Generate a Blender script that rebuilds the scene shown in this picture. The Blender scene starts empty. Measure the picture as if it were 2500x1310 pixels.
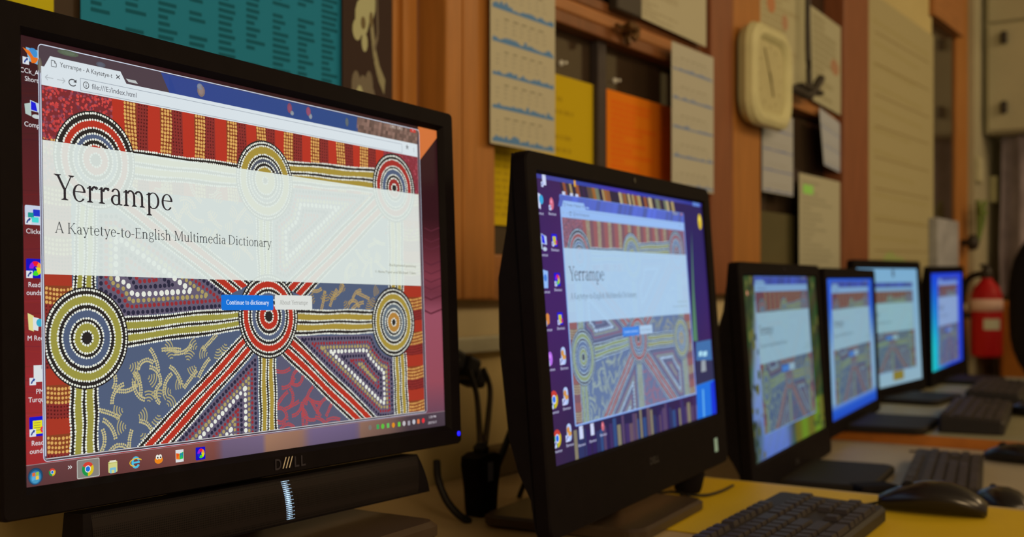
import bpy, bmesh, math, random
import numpy as np
from mathutils import Vector, Matrix, Euler

# ------------------------------------------------------------------ camera, world, lights
SC = bpy.context.scene
COL = SC.collection
random.seed(7)
PI = math.pi
FOC, CX, CY = 2800.0, 1250.0, 690.0          # photo focal length and horizon in 2500x1310 pixels
CA, SA = 0.8320, 0.5547                      # viewing direction in the floor plan
CAM = np.array([0.0, 0.0, 1.0])
FWD = np.array([CA, SA, 0.0]); RGT = np.array([SA, -CA, 0.0]); UPV = np.array([0, 0, 1.0])

cd = bpy.data.cameras.new('camera'); cam = bpy.data.objects.new('camera', cd); COL.objects.link(cam)
cam.location = (0, 0, 1.0)
cam.rotation_euler = (PI / 2, 0, math.atan2(SA, CA) - PI / 2)
cd.sensor_width = 36; cd.lens = 36 * FOC / 2500; cd.shift_y = 35 / 2500
cd.clip_start = 0.02
cd.dof.use_dof = True; cd.dof.focus_distance = 0.80; cd.dof.aperture_fstop = 7.6
SC.camera = cam

w = bpy.data.worlds.new('room_air'); SC.world = w; w.use_nodes = True
bg = w.node_tree.nodes['Background']
bg.inputs[0].default_value = (1.0, 0.68, 0.38, 1); bg.inputs[1].default_value = 0.34

def area(name, loc, rot, sx, sy, power, col):
    l = bpy.data.lights.new(name, 'AREA'); l.shape = 'RECTANGLE'; l.size = sx; l.size_y = sy
    l.energy = power; l.color = col
    o = bpy.data.objects.new(name, l); COL.objects.link(o); o.location = loc; o.rotation_euler = rot
    return o
WARM = (1.0, 0.70, 0.37)
area('ceiling_lamp', (1.3, -1.7, 2.45), (math.radians(40), 0, 0), 1.4, 0.6, 17, WARM)
area('ceiling_lamp', (4.0, -1.3, 2.45), (math.radians(35), 0, 0), 1.4, 0.6, 23, WARM)
area('gap_fill_light', (-0.75, -1.6, 1.7), (math.radians(76), 0, math.radians(-38)), 0.8, 0.7, 28, WARM)  # unseen fill light, added to brighten the wall between the near monitors

vs = SC.view_settings
vs.view_transform = 'Standard'; vs.look = 'None'; vs.gamma = 1.0; vs.exposure = 0.0
vs.use_curve_mapping = False
SC.cycles.use_denoising = True

# ------------------------------------------------------------------ helpers
def lin(c):
    return tuple(((x / 255) / 12.92 if x / 255 <= 0.04045 else ((x / 255 + 0.055) / 1.055) ** 2.4) for x in c[:3])
LIGHT = (0.40, 0.275, 0.15)                  # what a white sheet sends back in this room
def alb(c):
    l = lin(c); return tuple(min(0.85, max(0.004, l[i] / LIGHT[i] * 0.8)) for i in range(3))

_m = {}
def mat(name, seen, rough=0.6, spec=0.3, var=0.08, scale=30, metal=0.0, stretch=(1, 1, 1), bump=0.0, raw=None):
    if name in _m: return _m[name]
    m = bpy.data.materials.new(name); m.use_nodes = True; nt = m.node_tree
    b = nt.nodes['Principled BSDF']; c = raw or alb(seen)
    b.inputs['Roughness'].default_value = rough; b.inputs['Metallic'].default_value = metal
    b.inputs['Specular IOR Level'].default_value = spec
    tc = nt.nodes.new('ShaderNodeTexCoord'); mp = nt.nodes.new('ShaderNodeMapping')
    mp.inputs['Scale'].default_value = stretch
    no = nt.nodes.new('ShaderNodeTexNoise'); no.inputs['Scale'].default_value = scale; no.inputs['Detail'].default_value = 4
    rp = nt.nodes.new('ShaderNodeValToRGB')
    rp.color_ramp.elements[0].position = .3; rp.color_ramp.elements[1].position = .7
    rp.color_ramp.elements[0].color = (*[x * (1 - var) for x in c], 1)
    rp.color_ramp.elements[1].color = (*[min(1, x * (1 + var)) for x in c], 1)
    nt.links.new(tc.outputs['Object'], mp.inputs['Vector']); nt.links.new(mp.outputs[0], no.inputs['Vector'])
    nt.links.new(no.outputs['Fac'], rp.inputs[0]); nt.links.new(rp.outputs[0], b.inputs['Base Color'])
    if bump:
        bp = nt.nodes.new('ShaderNodeBump'); bp.inputs['Strength'].default_value = bump; bp.inputs['Distance'].default_value = .002
        nt.links.new(no.outputs['Fac'], bp.inputs['Height']); nt.links.new(bp.outputs[0], b.inputs['Normal'])
    _m[name] = m
    return m

def emit(name, c, s=1.0):
    if name in _m: return _m[name]
    m = bpy.data.materials.new(name); m.use_nodes = True; b = m.node_tree.nodes['Principled BSDF']
    b.inputs['Base Color'].default_value = (0.01, 0.01, 0.01, 1)
    b.inputs['Emission Color'].default_value = (*lin(c), 1); b.inputs['Emission Strength'].default_value = s
    _m[name] = m
    return m

def attr_mat(name, emissive):
    m = bpy.data.materials.new(name); m.use_nodes = True; nt = m.node_tree; b = nt.nodes['Principled BSDF']
    a = nt.nodes.new('ShaderNodeAttribute'); a.attribute_name = 'Col'
    if emissive:
        b.inputs['Base Color'].default_value = (0.004, 0.004, 0.004, 1)
        b.inputs['Roughness'].default_value = 0.45; b.inputs['Specular IOR Level'].default_value = 0.12
        nt.links.new(a.outputs['Color'], b.inputs['Emission Color']); b.inputs['Emission Strength'].default_value = 1.0
    else:
        b.inputs['Roughness'].default_value = 0.8; b.inputs['Specular IOR Level'].default_value = 0.15
        nt.links.new(a.outputs['Color'], b.inputs['Base Color'])
    return m
LCD = attr_mat('lit_display', True)
PRINT = attr_mat('printed_paper', False)

def at(px, py, Y=1.0):                       # the point of the plane y=Y seen at a photo pixel
    d = FWD + RGT * (px - CX) / FOC + UPV * (CY - py) / FOC
    return Vector(CAM + d * (Y / d[1]))
def on(px, py, Z):                           # the point of the level z=Z seen at a photo pixel
    d = FWD + RGT * (px - CX) / FOC + UPV * (CY - py) / FOC
    return Vector(CAM + d * ((Z - 1) / d[2]))
def atx(px, py, X):
    d = FWD + RGT * (px - CX) / FOC + UPV * (CY - py) / FOC
    return Vector(CAM + d * (X / d[0]))
def proj(P):
    d = np.array(P) - CAM; z = d @ FWD
    return (CX + FOC * (d @ RGT) / z, CY - FOC * (d @ UPV) / z)

def link(name, me, m=None, parent=None, smooth=False):
    o = bpy.data.objects.new(name, me); COL.objects.link(o)
    if m is not None: me.materials.append(m)
    if parent: o.parent = parent
    if smooth:
        for p in me.polygons: p.use_smooth = True
    return o
def fin(name, bm, m, parent=None, smooth=False):
    bmesh.ops.recalc_face_normals(bm, faces=bm.faces)
    me = bpy.data.meshes.new(name); bm.to_mesh(me); bm.free()
    return link(name, me, m, parent, smooth)
def empty(name, loc, rz=0):
    o = bpy.data.objects.new(name, None); COL.objects.link(o); o.location = loc; o.rotation_euler = (0, 0, rz)
    o.empty_display_size = .05
    return o
def tag(o, label, cat, group=None):
    o['label'] = label; o['category'] = cat
    if group: o['group'] = group
    return o
def struct(o):
    o['kind'] = 'structure'; return o

def bx(bm, x0, x1, y0, y1, z0, z1, bev=0.0, seg=2, M=None):
    r = bmesh.ops.create_cube(bm, size=1)
    vv = r['verts']
    bmesh.ops.scale(bm, vec=(abs(x1 - x0), abs(y1 - y0), abs(z1 - z0)), verts=vv)
    bmesh.ops.translate(bm, vec=((x0 + x1) / 2, (y0 + y1) / 2, (z0 + z1) / 2), verts=vv)
    if bev:
        es = list({e for v in vv for e in v.link_edges})
        g = bmesh.ops.bevel(bm, geom=es, offset=bev, segments=seg, affect='EDGES', profile=.5)
        vv = list({v for f in g['faces'] for v in f.verts} | {v for v in vv if v.is_valid})
    if M is not None: bmesh.ops.transform(bm, matrix=M, verts=[v for v in vv if v.is_valid])
    return vv
def box(name, x0, x1, y0, y1, z0, z1, m, parent=None, bev=0.0, seg=2):
    c = ((x0 + x1) / 2, (y0 + y1) / 2, (z0 + z1) / 2) if parent is None else (0, 0, 0)
    bm = bmesh.new(); bx(bm, x0 - c[0], x1 - c[0], y0 - c[1], y1 - c[1], z0 - c[2], z1 - c[2], bev, seg)
    o = fin(name, bm, m, parent); o.location = c
    return o
def loft(bm, loops, cap0=True, cap1=True):
    L = [[bm.verts.new(p) for p in lp] for lp in loops]
    n = len(L[0])
    for a, b in zip(L, L[1:]):
        for i in range(n): bm.faces.new((a[i], a[(i + 1) % n], b[(i + 1) % n], b[i]))
    if cap0: bm.faces.new(L[0][::-1])
    if cap1: bm.faces.new(L[-1])
def rr(x0, x1, z0, z1, r, n=5):              # rounded rectangle outline
    pts = []
    for cx, cz, a in ((x1 - r, z1 - r, 0), (x0 + r, z1 - r, 90), (x0 + r, z0 + r, 180), (x1 - r, z0 + r, 270)):
        for k in range(n + 1):
            t = math.radians(a + 90 * k / n); pts.append((cx + r * math.cos(t), cz + r * math.sin(t)))
    return pts
def spline(pts, n=8):
    P = [Vector(p) for p in pts]; P = [P[0] * 2 - P[1]] + P + [P[-1] * 2 - P[-2]]; out = []
    for i in range(1, len(P) - 2):
        for k in range(n):
            t = k / n; a, b, c, d = P[i - 1:i + 3]
            out.append(.5 * ((2 * b) + (c - a) * t + (2 * a - 5 * b + 4 * c - d) * t * t + (3 * b - a - 3 * c + d) * t ** 3))
    out.append(P[-2])
    return out
def tube_bm(bm, pts, r, n=8, smooth=8):
    P = spline(pts, smooth) if smooth else [Vector(p) for p in pts]
    loops = []; ref = Vector((0, 0, 1))
    for i, p in enumerate(P):
        d = (P[min(i + 1, len(P) - 1)] - P[max(i - 1, 0)]).normalized()
        u = d.cross(ref); u = (d.cross(Vector((1, 0, 0))) if u.length < .05 else u).normalized(); v = d.cross(u)
        loops.append([p + (u * math.cos(2 * PI * k / n) + v * math.sin(2 * PI * k / n)) * r for k in range(n)])
    loft(bm, loops)
def lathe(bm, prof, n=24, M=None):
    loops = [[Vector((r * math.cos(2 * PI * k / n), r * math.sin(2 * PI * k / n), z)) for k in range(n)] for r, z in prof]
    if M is not None: loops = [[M @ p for p in lp] for lp in loops]
    loft(bm, loops)

# ------------------------------------------------------------------ flat coloured drawing -> one mesh
def clip_half(pts, cols, ax, s, lim):
    out = []; oc = []; n = len(pts)
    for i in range(n):
        a, b = pts[i], pts[(i + 1) % n]; ia = s * a[ax] <= s * lim; ib = s * b[ax] <= s * lim
        if ia: out.append(a)
        if ia != ib:
            t = (lim - a[ax]) / (b[ax] - a[ax]); out.append((a[0] + (b[0] - a[0]) * t, a[1] + (b[1] - a[1]) * t))
    return out
class Art:
    """coloured polygons in drawing units (x right, y down) laid in thin layers over a surface"""
    deftint = None
    def __init__(s, mapf, emissive=True, step=2e-5):
        s.f = mapf; s.v = []; s.fc = []; s.c = []; s.k = 0; s.em = emissive; s.step = step; s.clip = None; s.wash = None; s.tint = Art.deftint
    def layer(s, k): s.k = k; return s
    def raw(s, pts, col, corner=None):
        b = len(s.v)
        lift = 0 if s.em else (len(s.fc) % 90) * 1.2e-6          # overlapping inks never share a plane
        s.v += [s.f(x, y, s.k * s.step + lift) for x, y in pts]; s.fc.append(tuple(range(b, b + len(pts))))
        conv = lin if s.em else alb
        if s.tint:
            t = s.tint; conv = lambda c: lin(t(c))
        if corner: s.c.append([conv(c) for c in corner])
        else: s.c.append([conv(col)] * len(pts))
    def add(s, pts, col):
        if s.clip:
            x0, y0, x1, y1 = s.clip
            for ax, sg, lim in ((0, 1, x1), (0, -1, x0), (1, 1, y1), (1, -1, y0)):
                pts = clip_half(pts, None, ax, sg, lim)
                if len(pts) < 3: return
        if s.wash:
            y0, y1, wc, al = s.wash
            ys = [p[1] for p in pts]
            if max(ys) > y0 and min(ys) < y1:
                up = clip_half(pts, None, 1, 1, y0)
                if len(up) > 2 and min(ys) < y0: s.raw(up, col)
                dn = clip_half(pts, None, 1, -1, y1)
                if len(dn) > 2 and max(ys) > y1: s.raw(dn, col)
                mid = clip_half(clip_half(pts, None, 1, -1, y0), None, 1, 1, y1)
                if len(mid) > 2: s.raw(mid, [wc[i] * al + col[i] * (1 - al) for i in range(3)])
                return
        s.raw(pts, col)
    def rect(s, x0, y0, x1, y1, col): s.add([(x0, y0), (x1, y0), (x1, y1), (x0, y1)], col)
    def rrect(s, x0, y0, x1, y1, r, col): s.add(rr(x0, x1, y0, y1, r, 4), col)
    def disc(s, x, y, r, col, n=8, ry=None):
        ry = ry or r; s.add([(x + r * math.cos(2 * PI * k / n + .3), y + ry * math.sin(2 * PI * k / n + .3)) for k in range(n)], col)
    def line(s, pts, w, col):
        for (ax, ay), (bx_, by) in zip(pts, pts[1:]):
            L = math.hypot(bx_ - ax, by - ay) or 1; nx, ny = -(by - ay) / L * w / 2, (bx_ - ax) / L * w / 2
            s.add([(ax + nx, ay + ny), (bx_ + nx, by + ny), (bx_ - nx, by - ny), (ax - nx, ay - ny)], col)
    def arc(s, x, y, rx, ry, a0, a1, w, col, n=12):
        s.line([(x + rx * math.cos(math.radians(a0 + (a1 - a0) * k / n)), y + ry * math.sin(math.radians(a0 + (a1 - a0) * k / n))) for k in range(n + 1)], w, col)
    def ring(s, x, y, r0, r1, col, n=40, a0=0, a1=360):
        for k in range(n):
            t = [math.radians(a0 + (a1 - a0) * (k + d) / n) for d in (0, 1)]
            s.add([(x + r0 * math.cos(t[0]), y + r0 * math.sin(t[0])), (x + r1 * math.cos(t[0]), y + r1 * math.sin(t[0])),
                   (x + r1 * math.cos(t[1]), y + r1 * math.sin(t[1])), (x + r0 * math.cos(t[1]), y + r0 * math.sin(t[1]))], col)
    def dots(s, pts, sp, r, col, jit=.12, n=7, closed=False):
        if closed: pts = pts + [pts[0]]
        d = 0
        for (ax, ay), (bx_, by) in zip(pts, pts[1:]):
            L = math.hypot(bx_ - ax, by - ay)
            while d < L:
                t = d / L; q = 1 + random.uniform(-jit, jit) * 1.6
                s.disc(ax + (bx_ - ax) * t + random.uniform(-jit, jit) * r, ay + (by - ay) * t + random.uniform(-jit, jit) * r, r * q, col, n)
                d += sp * random.uniform(1 - jit, 1 + jit)
            d -= L
    def grid(s, x0, y0, x1, y1, nx, ny, fn):
        for j in range(ny):
            for i in range(nx):
                q = [(x0 + (x1 - x0) * (i + a) / nx, y0 + (y1 - y0) * (j + b) / ny) for a, b in ((0, 0), (1, 0), (1, 1), (0, 1))]
                s.raw(q, None, [fn((x - x0) / (x1 - x0), (y - y0) / (y1 - y0)) for x, y in q])
    def mesh(s, name):
        me = bpy.data.meshes.new(name); me.from_pydata(s.v, [], s.fc)
        ca = me.color_attributes.new('Col', 'FLOAT_COLOR', 'CORNER')
        flat = [x for f in s.c for c in f for x in (*c, 1.0)]
        ca.data.foreach_set('color', flat)
        me.materials.append(LCD if s.em else PRINT); me.update()
        return me

# sans text from Blender's built-in font
_font = {}
def sans_tris(txt, bold=False):
    if txt in _font: return _font[txt]
    c = bpy.data.curves.new('lettering', 'FONT'); c.body = txt; c.size = 1.0; c.resolution_u = 3
    if bold: c.offset = 0.012
    o = bpy.data.objects.new('lettering', c)
    me = o.to_mesh(); v = [tuple(x.co) for x in me.vertices]
    t = [[(v[i][0], v[i][1]) for i in p.vertices] for p in me.polygons]
    wd = max([x[0] for x in v] or [1]); o.to_mesh_clear(); bpy.data.objects.remove(o); bpy.data.curves.remove(c)
    _font[txt] = (t, wd)
    return _font[txt]
def sans(A, txt, x, y, size, col, width=None, bold=False):
    t, wd = sans_tris(txt, bold); sx = width / wd if width else size
    for tri in t: A.add([(x + p[0] * sx, y - p[1] * size) for p in tri], col)

# serif lettering drawn stroke by stroke
def serif(txt, S=.072, T=.028):
    polys = []; x = 0.0; XH = .44
    def R(a, b, c, d): polys.append([(x + a, b), (x + c, b), (x + c, d), (x + a, d)])
    def D(ax, ay, bx_, by, w): polys.append([(x + ax - w / 2, ay), (x + ax + w / 2, ay), (x + bx_ + w / 2, by), (x + bx_ - w / 2, by)])
    def SR(c, y, h=.085, up=True):
        y1 = y + (.024 if up else -.024); y2 = y + (.05 if up else -.05)
        R(c - h, min(y, y1), c + h, max(y, y1)); polys.append([(x + c - h * .8, y1), (x + c + h * .8, y1), (x + c + S * .5, y2), (x + c - S * .5, y2)])
    def st(c, y0, y1): R(c - S / 2, y0, c + S / 2, y1)
    def flag(c, y): polys.append([(x + c - .1, y - .05), (x + c - .085, y - .07), (x + c + S / 2, y - .05), (x + c + S / 2, y + .01)])
    def E(cx, cy, rx, ry, a0, a1, tw=None, th=None):
        tw = tw or S; th = th or T; n = max(6, int(abs(a1 - a0) / 14))
        for k in range(n):
            q = []
            for d, o in ((0, 1), (1, 1), (1, 0), (0, 0)):
                t = math.radians(a0 + (a1 - a0) * (k + d) / n)
                q.append((x + cx + (rx - (0 if o else tw)) * math.cos(t), cy + (ry - (0 if o else th)) * math.sin(t)))
            polys.append(q)
    def arch(c0, c1):
        st(c1, 0, .30); SR(c1, 0)
        E((c0 + c1) / 2 - .005 + S * .25, .27, (c1 - c0) / 2 + S * .25 + .005, .18, 0, 150, S, .045)
    for ch in txt:
        adv = .5
        if ch == ' ': adv = .22
        elif ch == 'Y':
            D(.09, .66, .29, .28, S * 1.1); D(.50, .66, .32, .28, T * 1.3); st(.30, 0, .31); SR(.30, 0, .1); SR(.09, .66, .1, False); SR(.50, .66, .085, False); adv = .50
        elif ch == 'A':
            D(.08, 0, .29, .66, T * 1.3); D(.30, .68, .53, 0, S * 1.1); R(.15, .21, .45, .21 + T); SR(.08, 0); SR(.53, 0); adv = .62
        elif ch == 'K':
            st(.12, 0, .66); SR(.12, 0); SR(.12, .66, .085, False); D(.16, .30, .47, .66, T * 1.3); D(.24, .38, .53, 0, S * 1.1); SR(.47, .66, .08, False); SR(.54, 0, .08); adv = .63
        elif ch == 'E':
            st(.12, 0, .66); SR(.12, 0); R(.04, .66 - T, .46, .66); R(.04, 0, .48, T); R(.12, .33, .38, .33 + T); R(.44, .54, .46, .66); R(.46, 0, .485, .13); R(.37, .27, .39, .42); adv = .54
        elif ch == 'M':
            D(.13, 0, .13, .66, T * 1.2); D(.15, .66, .40, .04, S * 1.1); D(.41, .04, .66, .66, T * 1.3); st(.69, 0, .66); SR(.13, 0); SR(.69, 0); SR(.12, .66, .07, False); SR(.69, .66, .07, False); adv = .82
        elif ch == 'D':
            st(.12, 0, .66); R(.04, .66 - T, .25, .66); R(.04, 0, .25, T); E(.22, .33, .40, .33, -90, 90); adv = .68
        elif ch == 'C':
            E(.36, .33, .31, .345, 42, 318); R(.54, .46, .565, .62); adv = .62
        elif ch in 'BP':
            st(.12, 0, .66); R(.04, .66 - T, .25, .66); E(.22, .495, .23, .165, -90, 90)
            if ch == 'B': R(.04, 0, .25, T); E(.22, .18, .27, .18, -90, 90)
            else: SR(.12, 0)
            adv = .54
        elif ch == 'a':
            st(.30, .03, .32); E(.19, .30, .145, .15, 0, 160, S * .9, .035); E(.20, .135, .165, .145, 60, 310, S, .035); R(.30, 0, .40, .035); adv = .42
        elif ch == 'b':
            st(.10, .02, .70); flag(.10, .69); E(.24, .22, .21, .23, -150, 150); adv = .50
        elif ch == 'c':
            E(.24, .22, .20, .235, 45, 320); adv = .42
        elif ch == 'd':
            st(.38, 0, .70); flag(.38, .69); E(.25, .22, .21, .23, 30, 330); R(.38, 0, .47, .025); adv = .50
        elif ch == 'e':
            E(.23, .22, .195, .235, 8, 322); R(.07, .24, .41, .24 + T); adv = .44
        elif ch == 'g':
            E(.22, .30, .165, .155, 0, 360, S * .8); E(.23, -.07, .20, .13, 0, 360, S * .7, .035); E(.18, .09, .10, .06, 90, 270, .04, .04); R(.16, .03, .32, .07); R(.32, .40, .44, .43); adv = .46
        elif ch == 'h':
            st(.11, 0, .70); SR(.11, 0); flag(.11, .69); arch(.11, .38); adv = .51
        elif ch == 'i':
            st(.12, 0, .44); SR(.12, 0); flag(.12, .43); E(.12, .60, .045, .045, 0, 360, .04, .04); adv = .25
        elif ch == 'k':
            st(.11, 0, .70); SR(.11, 0); flag(.11, .69); D(.14, .2, .36, .44, T * 1.3); D(.2, .26, .4, 0, S); SR(.4, 0, .07); adv = .48
        elif ch == 'l':
            st(.12, 0, .70); SR(.12, 0); flag(.12, .69); adv = .25
        elif ch == 'm':
            st(.11, 0, .44); SR(.11, 0); flag(.11, .43); arch(.11, .37); arch(.37, .63); adv = .76
        elif ch == 'n':
            st(.11, 0, .44); SR(.11, 0); flag(.11, .43); arch(.11, .38); adv = .51
        elif ch == 'o':
            E(.24, .22, .21, .235, 0, 360); adv = .48
        elif ch == 'p':
            st(.11, -.20, .44); SR(.11, -.20, .09); flag(.11, .43); E(.25, .22, .21, .235, -150, 150); adv = .50
        elif ch == 'r':
            st(.11, 0, .44); SR(.11, 0, .095); flag(.11, .43); E(.25, .27, .13, .18, 60, 160, .07, .06); E(.31, .40, .045, .045, 0, 360, .04, .04); adv = .36
        elif ch == 's':
            E(.19, .33, .13, .12, 30, 270, .05, .03); E(.18, .115, .14, .125, -150, 90, .055, .03); adv = .36
        elif ch == 't':
            st(.13, .04, .56); R(.03, .415, .29, .44); E(.20, .07, .105, .08, 180, 310, S, .03); adv = .31
        elif ch == 'u':
            st(.11, .12, .44); st(.38, 0, .44); R(.02, .42, .11, .44); R(.3, .42, .38, .44); E(.235, .13, .16, .14, 180, 320, S, .04); R(.38, 0, .47, .025); adv = .51
        elif ch == 'y':
            D(.08, .44, .25, .02, S); D(.40, .44, .17, -.18, T * 1.3); SR(.08, .44, .075, False); SR(.40, .44, .065, False); E(.14, -.16, .05, .05, 0, 360, .045, .045); adv = .46
        elif ch == '-':
            R(.04, .20, .26, .20 + S * .7); adv = .30
        elif ch == 'T':
            st(.28, 0, .66); SR(.28, 0); R(.03, .66 - T, .53, .66); R(.03, .54, .05, .66); R(.51, .54, .53, .66); adv = .56
        elif ch == '©':
            E(.3, .33, .28, .3, 0, 360, .03, .03); E(.3, .33, .14, .16, 50, 310, .04, .03); adv = .62
        polys_ = polys
        x += adv
    return polys, x
def put_serif(A, txt, p0, p1, em, col, S=.072, T=.028):
    polys, wd = serif(txt, S, T); sx = (p1[0] - p0[0]) / wd
    for q in polys: A.add([(p0[0] + a * sx, p0[1] - b * em) for a, b in q], col)

# ------------------------------------------------------------------ monitor poses (metres, degrees) and screen sizes
POSE = {
    'near':   ((0.648, 0.655, 1.010), 2.28, -2.85, 1.19, .450, .28125),
    'second': ((1.199, 0.619, 0.965), 5.83, -4.29, -.12, .509, .2863),
    'third':  ((1.838, 0.675, 0.872), 6.68, -3.97, -.10, .494, .2777),
    'fourth': ((2.425, 0.747, 0.870), 6.36, -2.32, -.18, .494, .2777),
    'fifth':  ((3.015, .831, .8865), -2.57, -2.83, -.34, .482, .3013),
    'sixth':  ((3.657, .838, .888), 2.70, -.74, -.81, .504, .284),
}
def pose_matrix(k):
    (c, yaw, tilt, roll, W, H) = POSE[k]
    return Matrix.Translation(c) @ Matrix.Rotation(math.radians(yaw), 4, 'Z') @ Matrix.Rotation(math.radians(tilt), 4, 'X') @ Matrix.Rotation(math.radians(roll), 4, 'Y')
def screen_map(k):
    """photo pixel -> drawing units on that screen (height 1109 units), and the units -> local metres"""
    W, H = POSE[k][4:6]; M = pose_matrix(k); U = 1109.0 / H
    src = [proj(M @ Vector((a * W / 2, 0, b * H / 2))) for a, b in ((-1, 1), (1, 1), (1, -1), (-1, -1))]
    dst = [(0, 0), (W * U, 0), (W * U, 1109), (0, 1109)]
    A = []; B = []
    for (x, y), (u, v) in zip(src, dst):
        A += [[x, y, 1, 0, 0, 0, -u * x, -u * y], [0, 0, 0, x, y, 1, -v * x, -v * y]]; B += [u, v]
    h = np.linalg.solve(np.array(A), np.array(B))
    def P(x, y):
        d = h[6] * x + h[7] * y + 1
        return ((h[0] * x + h[1] * y + h[2]) / d, (h[3] * x + h[4] * y + h[5]) / d)
    def loc(off0):
        return lambda x, y, o: (x / U - W / 2, -(off0 + o), H / 2 - y / U)
    return P, loc, U, W * U

WHT, BLK = (226, 229, 218), (36, 33, 34)
GOLD, GOLD2, RED, SLATE = (152, 147, 66), (163, 141, 58), (178, 48, 34), (78, 92, 120)
NAVY, MAR, TAN, PUR = (38, 38, 62), (146, 44, 52), (168, 152, 96), (98, 90, 112)
CREAM = (190, 180, 132)

def inset(poly, d):
    n = len(poly); out = []; area = sum(poly[i][0] * poly[(i + 1) % n][1] - poly[(i + 1) % n][0] * poly[i][1] for i in range(n))
    s = 1 if area > 0 else -1
    L = []
    for i in range(n):
        (ax, ay), (bx_, by) = poly[i], poly[(i + 1) % n]; l = math.hypot(bx_ - ax, by - ay) or 1e-6
        nx, ny = -(by - ay) / l * s * d, (bx_ - ax) / l * s * d
        L.append(((ax + nx, ay + ny), ((bx_ - ax) / l, (by - ay) / l)))
    for i in range(n):
        (p, u), (q, v) = L[i - 1], L[i]
        cr = u[0] * v[1] - u[1] * v[0]
        if abs(cr) < .02: out.append(q); continue
        t = ((q[0] - p[0]) * v[1] - (q[1] - p[1]) * v[0]) / cr
        out.append((p[0] + u[0] * t, p[1] + u[1] * t))
    # drop edges that turned round
    keep = []
    for i in range(n):
        a, b = out[i], out[(i + 1) % n]; u = L[i][1]
        if (b[0] - a[0]) * u[0] + (b[1] - a[1]) * u[1] > 0: keep.append(i)
    if len(keep) < 3: return None
    if len(keep) < n:
        M = [L[i] for i in keep]; out = []
        for i in range(len(M)):
            (p, u), (q, v) = M[i - 1], M[i]; cr = u[0] * v[1] - u[1] * v[0]
            if abs(cr) < .02: out.append(q); continue
            t = ((q[0] - p[0]) * v[1] - (q[1] - p[1]) * v[0]) / cr; out.append((p[0] + u[0] * t, p[1] + u[1] * t))
        for i in range(len(M)):
            a, b = out[i], out[(i + 1) % len(M)]
            if (b[0] - a[0]) * M[i][1][0] + (b[1] - a[1]) * M[i][1][1] <= 0: return None
    return out

def triangulated(A, poly, col):
    from mathutils.geometry import tessellate_polygon
    for t in tessellate_polygon([[Vector((x, y, 0)) for x, y in poly]]): A.add([poly[i] for i in t], col)

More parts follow.
